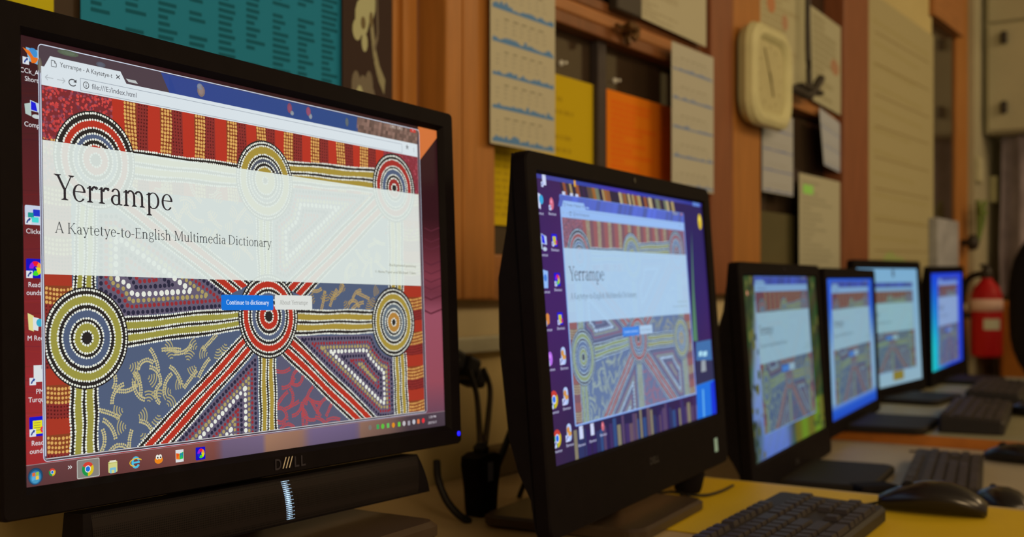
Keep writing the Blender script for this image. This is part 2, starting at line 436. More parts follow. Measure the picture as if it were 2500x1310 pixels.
def page_window(P, loc, fine=True, style='dark', name='browser_window', right_strip=False):
    """the browser window with the dictionary's start page, drawn in the near screen's units"""
    rng = random.getstate(); random.seed(11)
    A = Art(loc(.0004)); nd = 8 if fine else 5
    X0, Y0 = P(90, 110); _, Y0b = P(1025, 314); X1, _ = P(1025, 314); X1b, Y1 = P(1039, 1003); X0b, Y1b = P(106, 1133)
    wx0, wx1, wy0, wy1 = (X0 + X0b) / 2, (X1 + X1b) / 2, (Y0 + Y0b) / 2, (Y1 + Y1b) / 2
    px0, px1 = (P(101, 211)[0] + P(113, 1122)[0]) / 2, (P(1020, 381)[0] + P(1033, 1000)[0]) / 2
    py0, py1 = (P(101, 211)[1] + P(1020, 381)[1]) / 2, (P(114, 1124)[1] + P(1030, 998)[1]) / 2
    tb = (P(98, 165)[1] + P(1020, 350)[1]) / 2                       # top of the toolbar
    # frame
    edge = (205, 215, 232) if style == 'dark' else (120, 150, 220)
    A.rrect(wx0, wy0, wx1, wy1, 12, edge)
    A.layer(1).rrect(wx0 + 2, wy0 + 2.5, wx1 - 2, wy1 - 1.6, 10, (74, 60, 70) if style == 'dark' else (44, 66, 180))
    A.layer(2)
    if style == 'dark':
        q = [P(x, y) for x, y in ((405, 188), (880, 286), (872, 316), (430, 214))]
        x0, x1 = P(392, 200)[0], P(872, 300)[0]
        for k in range(30):                                             # the blue patch seen through the frame
            a = x0 + (x1 - x0) * k / 30; b = x0 + (x1 - x0) * (k + 1) / 30
            c = (44 - k * .2, 66 + k * .2, 138 - k * .3)
            A.add([(a, wy0 + 4), (b, wy0 + 4), (b + (30 if k == 0 else 0), tb), (a + (30 if k == 0 else 0), tb)], c)
        for k in range(26):                                             # the rocky brown patch on the right
            a = x1 + (wx1 - 6 - x1) * k / 26; b = x1 + (wx1 - 6 - x1) * (k + 1) / 26
            for j in range(4):
                y0 = wy0 + 4 + (tb - wy0 - 4) * j / 4; y1 = wy0 + 4 + (tb - wy0 - 4) * (j + 1) / 4
                t = random.uniform(.72, 1.1); A.add([(a - j * 3, y0), (b - j * 3, y0), (b - j * 3 - 3, y1), (a - j * 3 - 3, y1)], (128 * t, 100 * t, 90 * t))
        A.layer(3)
        for (x, y, rx, ry, c) in ((165, 130, 26, 6, (98, 112, 92)), (245, 158, 12, 6, (96, 100, 116)), (490, 222, 12, 14, (150, 130, 125)), (487, 212, 9, 8, (140, 150, 170)),
                                  (706, 264, 9, 13, (150, 80, 110)), (712, 276, 7, 6, (150, 160, 170)), (752, 272, 9, 12, (160, 84, 116)), (757, 284, 7, 7, (150, 160, 172)), (846, 298, 7, 12, (100, 112, 120)), (96, 160, 5, 16, (120, 110, 90))):
            cx, cy = P(x, y)
            for q in (1.25, .8): A.disc(cx, cy, rx * q, tuple(a * (.85 if q > 1 else 1) for a in c), 12, ry * q)
        # the slim light lines down the sides
        A.rect(wx0 + 3, wy0 + 40, wx0 + 6, wy1 - 8, (120, 116, 140)); A.rect(px0 - 5, tb, px0 - 1.5, wy1 - 14, (196, 204, 220))
        A.rect(px0 - 4, py1 + .5, px1 + 4, py1 + 2.6, (206, 206, 208)); A.rect(px1 + 1.5, tb, px1 + 4, py1 + 2.6, (150, 130, 138))
    else:
        for k in range(24):
            a = wx0 + 10 + (wx1 - wx0 - 20) * k / 24; t = random.uniform(.75, 1.25)
            A.add([(a, wy0 + 4), (a + 50, wy0 + 4), (a + 20, tb), (a - 30, tb)], (48 * t, 64 * t, 165 * t))
        A.rect(px0 - 8, tb, px1 + 8, py1 + 6, (170, 190, 225))
    # toolbar, tab, buttons
    bar = (214, 224, 230) if style == 'dark' else (176, 200, 232)
    A.layer(4).rect(px0 - 1, tb, px1 + 1, py0, bar)
    tx = lambda x, y: P(x, y)
    ty = P(120, 137)[1]
    a, b, c, d = tx(106, 166), tx(121, 138), tx(293, 173), tx(308, 207)
    A.add([(a[0], tb + 1), (b[0], ty), (c[0], ty), (d[0], tb + 1)], bar)
    a, b, c, d = tx(313, 203), tx(306, 184), tx(330, 190), tx(336, 207)
    A.add([(a[0], tb - 6), (b[0], ty + 16), (c[0], ty + 16), (d[0], tb - 6)], (186, 192, 192) if style == 'dark' else bar)
    A.layer(5)
    DK = (62, 64, 70); GR = (176, 184, 190)
    x0, y0 = tx(124, 147); x1, _ = tx(136, 150); _, y1 = tx(130, 163)
    A.line([(x0, y0), (x1 - 5, y0), (x1, y0 + 6), (x1, y1), (x0, y1), (x0, y0)], 1.6, DK); A.line([(x1 - 5, y0), (x1 - 5, y0 + 6), (x1, y0 + 6)], 1.6, DK)
    x0, y0 = tx(145, 163); x1 = tx(273, 186)[0]; sans(A, 'Yerrampe - A Kaytetye-t', x0, y0 + .5, 18, (70, 72, 78), x1 - x0)
    cx, cy = tx(287, 188); A.line([(cx - 6, cy - 5), (cx + 6, cy + 5)], 2.4, DK); A.line([(cx - 6, cy + 5), (cx + 6, cy - 5)], 2.4, DK)
    for px_, py_, s in ((119, 190, -1), (148, 196, 1)):
        cx, cy = tx(px_, py_); A.line([(cx - 12, cy), (cx + 12, cy)], 2.2, GR); A.line([(cx + s * 4, cy - 7), (cx + s * 12, cy), (cx + s * 4, cy + 7)], 2.2, GR)
    cx, cy = tx(176, 202); A.arc(cx, cy, 11, 8.5, 30, 320, 2.8, DK, 16); A.add([(cx + 12, cy - 10), (cx + 12, cy - 1), (cx + 2, cy - 2)], DK)
    ux0, uy0 = tx(195, 191); _, uy1 = tx(195, 221); ux1 = tx(980, 350)[0]
    A.line([(ux0, uy0), (ux1, uy0), (ux1, uy1), (ux0, uy1), (ux0, uy0)], 1.5, (150, 160, 172))
    A.layer(6)
    cx, cy = tx(209, 208); A.ring(cx, cy, 7.4, 9.4, DK, 20); A.rect(cx - 1.1, cy - 1, cx + 1.1, cy + 5, DK); A.disc(cx, cy - 4, 1.4, DK)
    x0, y0 = tx(223, 217); x1 = tx(332, 238)[0]; sans(A, 'file:///E:/index.html', x0, y0, 20, (84, 86, 96), x1 - x0)
    cx, cy = tx(993, 359)
    for k in range(5):
        t = math.radians(-90 + 72 * k); A.line([(cx, cy), (cx + 9 * math.cos(t), cy + 9 * math.sin(t))], 3.5, (120, 126, 130))
    cx, cy = tx(1009, 366); [A.disc(cx, cy + 6 * k, 1.8, (140, 146, 150)) for k in (-1, 0, 1)]
    for px_, c in ((958, (150, 130, 120)), (975, (150, 130, 120)), (1007, (196, 62, 56))):
        cx, cy = tx(px_, 309 + (px_ - 958) * .2); A.rrect(cx - 17, cy - 6, cx + 17, cy + 7, 2, c); A.line([(cx - 4, cy), (cx + 4, cy)], 2.5, (220, 214, 208))
    # ---------------- the painting behind the page
    A.clip = (px0, py0, px1, py1)
    oy0 = (P(103, 348)[1] + P(1022, 470)[1]) / 2; oy1 = (P(108, 674)[1] + P(1025, 694)[1]) / 2
    A.wash = (oy0, oy1, (222, 232, 226), .92)
    A.layer(5).rect(px0, py0, px1, py1, SLATE)
    A.layer(6)
    # striped top border and random dotted corner
    bands = [272, 302, 332, 359, 389, 417, 444, 472.6, 498, 523, 551, 576, 600, 624, 647, 670, 691.6, 714.6, 736, 757, 779, 800, 819.6, 841, 860, 877, 898, 916, 935]
    xs = [P(x, 250 + (x - 272) * .18)[0] for x in bands]
    topb = P(400, 420)[1] + 60
    A.rect(px0, py0, xs[0], topb, (122, 40, 46))
    A.rect(xs[-1], py0, px1, topb, (132, 46, 58))
    A.layer(7)
    for k in range(900 if fine else 200):
        x, y = random.uniform(px0, xs[0]), random.uniform(py0, topb)
        c = random.choice(((206, 70, 66), (190, 60, 62), (150, 70, 86), (110, 48, 66))); A.layer(7 + k % 3).disc(x, y, random.uniform(2.5, 5), c, 6)
    for k in range(400 if fine else 80):
        x, y = random.uniform(xs[-1], px1), random.uniform(py0, topb + 60); A.layer(7 + k % 3).disc(x, y, random.uniform(3, 5), random.choice(((170, 70, 84), (140, 56, 72))), 6)
    BRN, MRN, DKR = (132, 62, 34), (134, 44, 42), (84, 20, 24)
    def patch(x0, y0, x1, y1, kind, vertical):
        if kind == 0: A.layer(6).rect(x0, y0, x1, y1, RED if vertical else (164, 52, 36)); return
        A.layer(6).rect(x0, y0, x1, y1, BRN if kind == 1 else MRN); A.layer(7)
        sp = 10.5 if kind == 1 else 9.5
        L = (y1 - y0) if vertical else (x1 - x0); Wd = (x1 - x0) if vertical else (y1 - y0)
        for j in range(int(L / sp) + 1):
            for i in range(4):
                a = (i + .5) / 4 * Wd; b = (j + .5) * sp + random.uniform(-1, 1)
                if b > L: continue
                wob = 3.5 * math.sin(b / 45 + x0) if vertical else 5 * math.sin(b / 30)
                x, y = (x0 + a + wob, y0 + b) if vertical else (x0 + b, y0 + a + wob)
                if kind == 1: A.disc(x, y, random.uniform(3.8, 5.0) if vertical else random.uniform(3.4, 4.6), (216, 166, 92), nd)
                else: A.disc(x, y, random.uniform(2.4, 3.4), DKR, 5)
    for i in range(len(xs) - 1): patch(xs[i], py0, xs[i + 1], topb, (0, 1, 2)[i % 3], True)
    # side borders
    def side(x0, x1, ys, per, px_):
        y = ys
        while P(px_, y)[1] > py0 + 220: y -= per
        while P(px_, y)[1] < py1:
            for a, b, k in ((0, .37, 1), (.37, .67, 2), (.67, 1, 0)):
                ya, yb = P(px_, y + per * a)[1], P(px_, y + per * b)[1]
                patch(x0, ya, x1, yb, k, False)
            y += per
    side(px0, P(176, 800)[0], 939, 121, 140)
    side(P(984, 800)[0], px1, 809, 84.3, 1005)
    # background fields
    A.layer(8)
    G = {}
    G['a'] = [P(*q) for q in ((238, 520), (284, 520), (585, 742), (560, 752), (302, 773), (282, 735), (238, 712))]
    G['c'] = [P(*q) for q in ((626, 864), (632, 1290), (230, 1290))]
    G['e'] = [P(*q) for q in ((722, 821), (906, 817), (916, 843), (935, 866), (957, 874), (961, 1018), (925, 1020))]
    G['g'] = [P(*q) for q in ((712, 458), (902, 476), (700, 682), (670, 670), (668, 542), (700, 512))]
    cyc = ((NAVY, 6.5), (MAR, 6.2), (TAN, 6.8), (WHT, 8.2), (NAVY, 6.5), (MAR, 6.2), (TAN, 6.8), (WHT, 8.2), (NAVY, 6.5), (MAR, 6), (TAN, 6), (WHT, 8))
    for key, poly in G.items():
        triangulated(A.layer(8), poly, PUR)
        d = 10 if key != 'c' else 9; p = inset(poly, 9)
        for (c, r) in cyc:
            if not p: break
            ps = inset(poly, d) if d > 10 else p
            if not ps: break
            q = r * (1.0 if key != 'a' else 1.12)
            A.layer(10).dots(ps, q * 2.25, q * .86, c, .07, nd, closed=True)
            d += q * 2.15
    # slate fields with gold arcs and double rows of dots
    def doodles(poly, n, col, seed, arcs=True):
        random.seed(seed)
        x0, x1 = min(p[0] for p in poly), max(p[0] for p in poly); y0, y1 = min(p[1] for p in poly), max(p[1] for p in poly)
        def inside(x, y):
            s = False
            for i in range(len(poly)):
                (ax, ay), (bx_, by) = poly[i - 1], poly[i]
                if (ay > y) != (by > y) and x < (bx_ - ax) * (y - ay) / (by - ay) + ax: s = not s
            return s
        pts = []; tries = 0
        while len(pts) < n and tries < 6000:
            tries += 1; x, y = random.uniform(x0, x1), random.uniform(y0, y1)
            if all(inside(x + a, y + b) for a, b in ((-19, 0), (19, 0), (0, -19), (0, 19))) and all(math.hypot(x - p, y - q) > 31 for p, q in pts): pts.append((x, y))
        for k, (x, y) in enumerate(pts):
            t = random.uniform(0, 360)
            if arcs and k % 2:
                for j in range(1, 5): A.layer(10).arc(x, y, 8.4 * j - 1, 8.4 * j - 1, t + 4 * j, t + 105 - 3 * j, 3.8, tuple(c * .88 for c in col), 7)
            else:
                cu = random.uniform(-2.2, 2.2); a = math.radians(t); px_, py_ = x - 24 * math.cos(a), y - 24 * math.sin(a)
                for j in range(11):
                    for s in (-1, 1):
                        A.layer(10).disc(px_ - s * 3.4 * math.sin(a), py_ + s * 3.4 * math.cos(a) + random.uniform(-.8, .8), 3.3, col, 6)
                    px_ += 6.4 * math.cos(a); py_ += 6.4 * math.sin(a); a += cu * .1
    k = 1 if fine else .35
    doodles([P(*q) for q in ((240, 925), (296, 850), (600, 808), (480, 925), (330, 1098), (240, 1110))], int(90 * k), CREAM, 3)
    doodles([P(*q) for q in ((780, 690), (945, 700), (945, 725), (912, 756), (745, 756), (750, 722))], int(44 * k), (176, 150, 96), 5)
    doodles([P(*q) for q in ((330, 450), (585, 462), (620, 520), (620, 660), (590, 655))], int(24 * k), (190, 150, 110), 8)
    doodles([P(*q) for q in ((940, 545), (942, 690), (800, 690))], int(14 * k), (180, 170, 120), 9)
    A.layer(9); triangulated(A, [P(*q) for q in ((676, 866), (686, 864), (850, 1026), (676, 1050))], (88, 88, 112))
    doodles([P(*q) for q in ((676, 866), (688, 872), (850, 1030), (676, 1052))], int(22 * k), (176, 70, 76), 12, False)
    # linking bands: outer dots, black, dots, colour, dots, black, dots, colour, dots, black, dots
    def band(a0, a1, b0, b1, col):
        a0, a1, b0, b1 = P(*a0), P(*a1), P(*b0), P(*b1); n = 14
        F = (0, .155, .43, .57, .845, 1); rows = []
        ph = random.uniform(0, 6)
        for f in F:
            row = []
            for i in range(n + 1):
                t = i / n; wv = 1.6 * math.sin(t * 11 + ph + f * 3)
                x = a0[0] + (a1[0] - a0[0]) * t; y = a0[1] + (a1[1] - a0[1]) * t
                u = b0[0] + (b1[0] - b0[0]) * t; v = b0[1] + (b1[1] - b0[1]) * t
                L = math.hypot(u - x, v - y); row.append((x + (u - x) * f + wv * (u - x) / L, y + (v - y) * f + wv * (v - y) / L))
            rows.append(row)
        for i, c in zip(range(5), (BLK, col, BLK, col, BLK)):
            for q in range(n): A.layer(12).add([rows[i][q], rows[i][q + 1], rows[i + 1][q + 1], rows[i + 1][q]], c)
        for r_ in rows: A.layer(13).dots(r_, 7.6, 3.1, WHT, .12, nd)
    band((290, 776), (604, 750), (298, 846), (608, 802), GOLD)
    band((712, 756), (912, 757), (712, 817), (912, 812), GOLD2)
    band((170, 926), (171, 1120), (238, 926), (238, 1112), GOLD)
    band((186, 470), (177, 715), (236, 480), (231, 720), GOLD)
    band((630, 852), (632, 1062), (671, 852), (676, 1056), GOLD2)
    band((958, 868), (963, 1016), (990, 862), (996, 1012), GOLD2)
    band((947, 530), (948, 715), (982, 530), (984, 715), GOLD2)
    band((623, 515), (629, 700), (663, 525), (664, 700), GOLD)
    band((312, 366), (584, 401), (312, 434), (586, 458), GOLD2)
    band((695, 392), (922, 413), (704, 450), (915, 470), GOLD2)
    band((912, 472), (690, 700), (938, 523), (742, 726), RED)
    band((316, 450), (612, 692), (280, 505), (556, 720), RED)
    band((600, 806), (318, 1106), (630, 846), (408, 1098), RED)
    band((684, 862), (864, 1036), (712, 814), (930, 1028), RED)
    # roundels
    def roundel(px_, py_, spec):
        cx, cy = P(px_, py_); hh = 1109 - (px_ - 56) * .382; s = 1109 / hh
        R0 = spec[0][0] * s
        A.layer(14).disc(cx, cy, R0 + 6 * s, spec[0][1], 48)
        for i, (r, c) in enumerate(spec):
            r1 = spec[i + 1][0] * s if i + 1 < len(spec) else 0
            A.layer(15)
            if r1: A.ring(cx, cy, r1, r * s, c, 44)
            else: A.disc(cx, cy, r * s, c, 20)
        A.layer(16)
        for r, c in spec:
            R_ = r * s; n = max(9, int(2 * PI * R_ / 7.8)); ph = random.random()
            for k_ in range(n):
                t = 2 * PI * (k_ + ph + random.uniform(-.12, .12)) / n
                A.disc(cx + (R_ + random.uniform(-.6, .6)) * math.cos(t), cy + (R_ + random.uniform(-.6, .6)) * math.sin(t), random.uniform(2.8, 3.7), WHT, nd)
    roundel(211, 825, ((118, BLK), (105, GOLD), (83, BLK), (70, SLATE), (48.5, BLK), (37.5, GOLD), (17.5, BLK)))
    roundel(232, 391, ((115, BLK), (99, RED), (79, BLK), (65, SLATE), (51, BLK), (38, RED), (17, BLK)))
    roundel(646, 441, ((93, BLK), (85, GOLD2), (64, BLK), (55, (70, 76, 92)), (44, BLK), (34, GOLD2), (9, BLK)))
    roundel(961, 459, ((79, BLK), (70, (160, 44, 40)), (54, BLK), (47, SLATE), (33, BLK), (24, (150, 44, 42)), (10, BLK)))
    roundel(655, 772, ((97, BLK), (87, RED), (69, BLK), (59, (84, 96, 122)), (44, BLK), (33, RED), (15, BLK)))
    roundel(960, 786, ((79, BLK), (70, GOLD2), (54, BLK), (45, (92, 104, 116)), (33, BLK), (25, (176, 128, 58)), (9, BLK)))
    A.wash = None
    # the wash itself has a clean edge; then the words
    A.layer(20)
    INK = (40, 36, 42)
    a, b = P(131, 486), P(421, 510); put_serif(A, 'Yerrampe', a, b, 98, INK)
    a, b = P(132, 568), P(661, 598); put_serif(A, 'A Kaytetye-to-English Multimedia Dictionary', a, b, 42, (52, 56, 60), .066, .03)
    a, b = P(949, 649), P(1014, 653); put_serif(A, 'Background painting', a, b, 13, (110, 110, 78), .08, .05)
    a, b = P(914, 665), P(1014, 669); put_serif(A, '© Anna Piper and Michael Tilem', a, b, 13, (110, 110, 78), .08, .05)
    x0, y0 = P(538, 719); x1, y1 = P(665.8, 757); A.layer(19).rrect(x0, y0, x1, y1, 5, (4, 112, 214))
    x0, y0 = P(669, 720); x1, y1 = P(760.5, 755.5); A.rrect(x0, y0, x1, y1, 5, (218, 222, 218))
    A.layer(20)
    a, b = P(550.5, 743), P(655, 743); put_serif(A, 'Continue to dictionary', a, b, 21, (232, 244, 250), .10, .05)
    a, b = P(681, 743), P(750, 743); put_serif(A, 'About Yerrampe', a, b, 21, (128, 128, 122), .07, .04)
    A.clip = None
    random.setstate(rng)
    return A, (wx0, wy0, wx1, wy1)

# ------------------------------------------------------------------ monitors
PLASTIC = mat('black_plastic', None, .55, .05, .1, 60, raw=(.0066, .0052, .0068))
PLASTIC2 = mat('matt_black_plastic', None, .65, .06, .1, 80, raw=(.0066, .0054, .0070))
GLOSSB = mat('dark_foot_plastic', None, .42, .3, .08, 40, raw=(.05, .033, .021))
FOOTD = mat('olive_black_foot', None, .6, .2, .08, 40, raw=(.014, .011, .008))
RUBBER = mat('black_rubber', None, .55, .3, .1, 60, raw=(.009, .008, .009))
CHROME = mat('dim_silver_metal', None, .35, .5, .05, 40, metal=.8, raw=(.45, .42, .38))

def put(o, root_m, world_m): o.matrix_basis = root_m.inverted() @ world_m; return o
def frame_bm(W, H, bl, bt, bb, back, front=-.004, r=.006, lip=.003):
    bm = bmesh.new(); x0, x1, z0, z1 = -W / 2 - bl, W / 2 + bl, -H / 2 - bb, H / 2 + bt
    sets = [(rr(x0 + .001, x1 - .001, z0 + .001, z1 - .001, r, 5), back), (rr(x0, x1, z0, z1, r, 5), back - .002), (rr(x0, x1, z0, z1, r, 5), front + .002),
            (rr(x0 + .0012, x1 - .0012, z0 + .0012, z1 - .0012, r, 5), front), (rr(-W / 2 - lip, W / 2 + lip, -H / 2 - lip, H / 2 + lip, .0006, 5), front),
            (rr(-W / 2, W / 2, -H / 2, H / 2, .0003, 5), -.0006), (rr(-W / 2, W / 2, -H / 2, H / 2, .0003, 5), .002)]
    loft(bm, [[Vector((x, y, z)) for x, z in pts] for pts, y in sets], True, True)
    return bm

def logo_mesh(txt, w, h, dep=.0004):
    t, wd = sans_tris(txt, True); v = []; f = []
    for tri in t:
        b = len(v); v += [(p[0] / wd * w - w / 2, -dep, p[1] / .72 * h - h / 2) for p in tri]; f.append(tuple(range(b, b + len(tri))))
    me = bpy.data.meshes.new('logo'); me.from_pydata(v, [], f); return me

def all_in_one(key, label, foot_off, desk_z, bb=.075, footm=None, foot_w=.24, foot_d=.20):
    (c, yaw, tilt, roll, W, H) = POSE[key]; M = pose_matrix(key)
    fx = foot_off
    n = Matrix.Rotation(math.radians(yaw), 4, 'Z')
    base = Vector((c[0], c[1], desk_z)) + n @ Vector((0, fx, 0))
    RM = Matrix.Translation(base) @ n
    root = empty('computer_monitor', base, math.radians(yaw))
    tag(root, label, 'computer monitor', 'computers in a row along the desks')
    bl, bt = .024, .021
    bz = put(fin('bezel', frame_bm(W, H, bl, bt, bb, .013, r=.012), PLASTIC, root), RM, M)
    # rear housing, thicker in the middle of its height
    bm = bmesh.new(); prof = ((0, .013), (.03, .017), (.10, .020), (.17, .036), (.25, .046), (.5, .05), (.68, .046), (.8, .030), (.92, .020), (1, .014))
    x0, x1, z0, z1 = -W / 2 - bl + .001, W / 2 + bl - .001, -H / 2 - bb, H / 2 + bt; L = []
    for t, d in prof:
        z = z0 + .002 + (z1 - z0 - .004) * t
        L.append([Vector((x, y, z)) for x, y in ((x0 + .002, .010), (x1 - .002, .010), (x1, .7 * d + .002), (x1 - .02, d), (x1 - .08, d + .004), (x0 + .08, d + .004), (x0 + .02, d), (x0, .7 * d + .002))])
    loft(bm, L); put(fin('rear_housing', bm, PLASTIC2, root, False), RM, M)
    # stand
    bm = bmesh.new(); h = (M @ Vector((0, .05, -H / 2 + .05))).z - desk_z
    bx(bm, -.035, .035, -.012, .012, .01, h, .006)
    hinge = (M @ Vector((0, .045, -H / 2 + .06))); hb = RM.inverted() @ hinge
    o = fin('stand_neck', bm, PLASTIC2, root); o.location = (hb.x, hb.y + .012, 0)
    bm = bmesh.new(); loft(bm, [[Vector((x, y, z)) for x, y in rr(-foot_w / 2 + i, foot_w / 2 - i, -foot_d / 2 + i, foot_d / 2 - i, .02, 6)] for z, i in ((.0, .002), (.002, 0), (.010, 0), (.013, .004))])
    fin('foot', bm, footm or FOOTD, root)
    # camera eye, maker's mark
    bm = bmesh.new(); lathe(bm, ((.0032, -.0045), (.0032, -.004), (.0032, -.0036)), 16, Matrix.Translation((0, 0, H / 2 + .012)) @ Matrix.Rotation(PI / 2, 4, 'X') @ Matrix.Translation((0, 0, .0085)))
    put(fin('camera_lens', bm, mat('lens_glass', None, .1, .6, raw=(.02, .02, .03)), root), RM, M)
    lg = link('logo', logo_mesh('DELL', .030, .008), mat('dim_logo', None, .4, .4, raw=(.035, .035, .045)), root); put(lg, RM, M @ Matrix.Translation((0, -.0042, -H / 2 - .028)))
    return root, RM, M

def place(o, RM, M, screen): o.parent = screen; return o
P1, loc1, U1, WU1 = screen_map('near')
IDENT = Matrix.Identity(4)

def screen_obj(A, root, RM, M, name='screen'):
    o = link(name, A.mesh(name), None, root); put(o, RM, M); return o
def sub(A, name, screen):
    o = link(name, A.mesh(name), None, screen); return o

# --- icon pictures (x, y centre, size s)
def shortcut(A, x, y, s):
    A.layer(8).rect(x - s, y + s * .25, x - s * .25, y + s, (216, 222, 230)); A.layer(9).line([(x - s * .8, y + s * .85), (x - s * .65, y + s * .55), (x - s * .45, y + s * .45)], s * .16, (24, 60, 140)); A.add([(x - s * .6, y + s * .3), (x - s * .32, y + s * .38), (x - s * .5, y + s * .66)], (24, 60, 140))
def ic_wheel(A, x, y, s, bgc=(4, 4, 190)):
    A.layer(5).rrect(x - s, y - s, x + s, y + s, s * .15, bgc)
    cols = ((232, 20, 50), (236, 140, 60), (214, 214, 20), (60, 214, 40), (10, 40, 200), (150, 20, 214))
    for i, c in enumerate(cols): A.layer(6).ring(x + s * .1, y, s * .25, s * .75, c, 6, -120 + 60 * i, -60 + 60 * i)
    A.layer(7).add([(x + s * .1, y - s * .1), (x + s * .6, y - s * .1), (x + s * .75, y + s * .3), (x + s * .3, y + s * .2)], (222, 216, 20))
def ic_browser(A, x, y, s):
    for i, c in enumerate(((208, 62, 50), (214, 188, 30), (20, 146, 72))): A.layer(5).ring(x, y, s * .38, s, c, 12, -150 + 120 * i, -30 + 120 * i)
    A.layer(6).disc(x, y, s * .5, (230, 232, 230), 18); A.layer(7).disc(x, y, s * .38, (20, 110, 214), 18)
def ic_folder(A, x, y, s):
    A.layer(5).add([(x - s * .9, y - s * .9), (x - s * .2, y - s * .6), (x - s * .2, y + s), (x - s * .8, y + s * .8)], (222, 214, 140)); A.layer(6).add([(x - s * .3, y - s * .5), (x + s * .4, y - s * .35), (x + s * .3, y + s * .95), (x - s * .3, y + s * .8)], (216, 222, 224))
    A.layer(7).disc(x + s * .5, y + s * .1, s * .42, (50, 170, 200), 12)
def ic_pc(A, x, y, s):
    A.layer(5).add([(x - s, y - s * .4), (x - s * .3, y - s * .6), (x - s * .2, y + s * .8), (x - s * .9, y + s * .6)], (176, 196, 190)); A.layer(6).add([(x - s * .35, y - s * .9), (x + s * .9, y - s * .6), (x + s * .9, y + s * .3), (x - s * .35, y + s * .2)], (190, 206, 220))
    A.layer(7).add([(x - s * .25, y - s * .8), (x + s * .3, y - s * .66), (x + s * .5, y + s * .2), (x - s * .25, y + s * .1)], (16, 22, 210)); A.layer(7).disc(x + s * .35, y + s * .75, s * .5, (196, 206, 206), 12, s * .22)
def ic_doc(A, x, y, s):
    A.layer(5).rect(x - s * .5, y - s, x + s * .7, y + s * .7, (214, 220, 222)); A.layer(6).add([(x + s * .4, y - s), (x + s * .7, y - s * .6), (x + s * .4, y - s * .6)], (160, 170, 180))
def ic_squares(A, x, y, s):
    A.layer(5).rrect(x - s, y - s, x + s, y + s, s * .15, (196, 206, 226)); A.layer(6).rrect(x - s * .65, y - s * .25, x + s * .05, y + s * .4, 2, (20, 150, 140)); A.rrect(x - s * .05, y - s * .6, x + s * .8, y + s * .1, 2, (24, 50, 196)); A.layer(7).rrect(x - s * .2, y + s * .2, x + s * .6, y + s * .75, 2, (70, 214, 210))
def ic_note(A, x, y, s):
    A.layer(5).rrect(x - s, y - s, x + s, y + s, s * .12, (6, 10, 200)); A.layer(6).rect(x - s * .6, y - s * .6, x + s * .5, y + s * .75, (226, 220, 30))
    for k in range(4): A.layer(7).rect(x - s * .45, y - s * .4 + k * s * .25, x + s * .3, y - s * .34 + k * s * .25, (120, 120, 60))
    A.layer(8).ring(x + s * .6, y + s * .35, s * .15, s * .35, (230, 40, 60), 10)
def ic_bin(A, x, y, s):
    A.layer(5).add([(x - s * .6, y - s), (x + s * .8, y - s * .8), (x + s * .6, y + s), (x - s * .4, y + s)], (150, 190, 224)); A.layer(6).disc(x + s * .1, y - s * .1, s * .4, (70, 130, 200), 8)
def ic_fox(A, x, y, s):
    A.layer(5).add([(x - s * .6, y - s * .8), (x + s * .9, y - s * .7), (x + s * .8, y + s * .8), (x - s * .3, y + s * .6)], (120, 176, 214)); A.layer(6).disc(x + s * .2, y - s * .3, s * .55, (60, 140, 206), 12)
    A.layer(7).add([(x - s, y - s * .7), (x - s * .2, y - s * .5), (x + s * .3, y + s * .1), (x + s, y + s * .1), (x + s * .5, y + s * .7), (x + s * .05, y + s * .75), (x - s * .1, y + s * .2), (x - s * .5, y - s * .2)], (224, 112, 28))
def ic_dogsheet(A, x, y, s):
    A.layer(5).rrect(x - s * .6, y - s, x + s * .6, y + s, s * .5, (186, 206, 224)); A.layer(6).disc(x - s * .2, y - s * .3, s * .4, (220, 150, 60), 8); A.disc(x + s * .15, y + s * .15, s * .5, (224, 160, 70), 8, s * .3); A.layer(7).disc(x - s * .4, y + s * .7, s * .25, (200, 216, 236), 6)
def ic_blob(A, x, y, s):
    A.layer(5).disc(x, y + s * .2, s * .9, (232, 132, 24), 20, s * .65); A.layer(6).disc(x - s * .28, y - s * .3, s * .36, (232, 232, 222), 12, s * .42); A.disc(x + s * .34, y - s * .3, s * .36, (232, 232, 222), 12, s * .42)
    A.layer(7).disc(x - s * .2, y - s * .2, s * .16, (20, 20, 20), 8); A.disc(x + s * .4, y - s * .2, s * .16, (20, 20, 20), 8)
def ic_e(A, x, y, s):
    A.layer(5).arc(x, y, s * .62, s * .72, -20, -330, s * .36, (70, 190, 226), 22); A.layer(6).rect(x - s * .5, y - s * .12, x + s * .72, y + s * .14, (70, 190, 226)); A.layer(7).arc(x + s * .05, y, s * 1.15, s * .55, 100, 330, s * .16, (226, 186, 50), 18)
def ic_book(A, x, y, s):
    A.layer(5).rect(x - s * .85, y - s, x + s * .85, y + s, (216, 220, 222)); A.layer(6).add([(x - s * .8, y - s * .5), (x, y - s * .35), (x, y + s * .6), (x - s * .75, y + s * .5)], (232, 120, 30)); A.add([(x, y - s * .35), (x + s * .8, y - s * .6), (x + s * .75, y + s * .5), (x, y + s * .6)], (30, 190, 80))
    sans(A.layer(7), 'P', x - s * .68, y + s * .3, s * 1.0, (226, 30, 30), s * .5); sans(A, 'M', x + s * .1, y + s * .25, s * 1.0, (20, 60, 210), s * .55)
def ic_explorer(A, x, y, s):
    A.layer(5).rrect(x - s * .85, y - s * .8, x + s * .85, y + s * .9, 3, (206, 206, 130)); A.layer(6).rect(x - s * .6, y - s * .95, x + s * .6, y - s * .65, (224, 222, 196)); A.rect(x - s * .85, y - s * .6, x + s * .85, y - s * .5, (180, 178, 90))
    A.layer(7).rrect(x - s * .6, y + s * .15, x + s * .6, y + s * 1.0, 3, (120, 186, 206)); A.layer(8).rect(x - s * .25, y + s * .5, x + s * .25, y + s, (206, 206, 130))
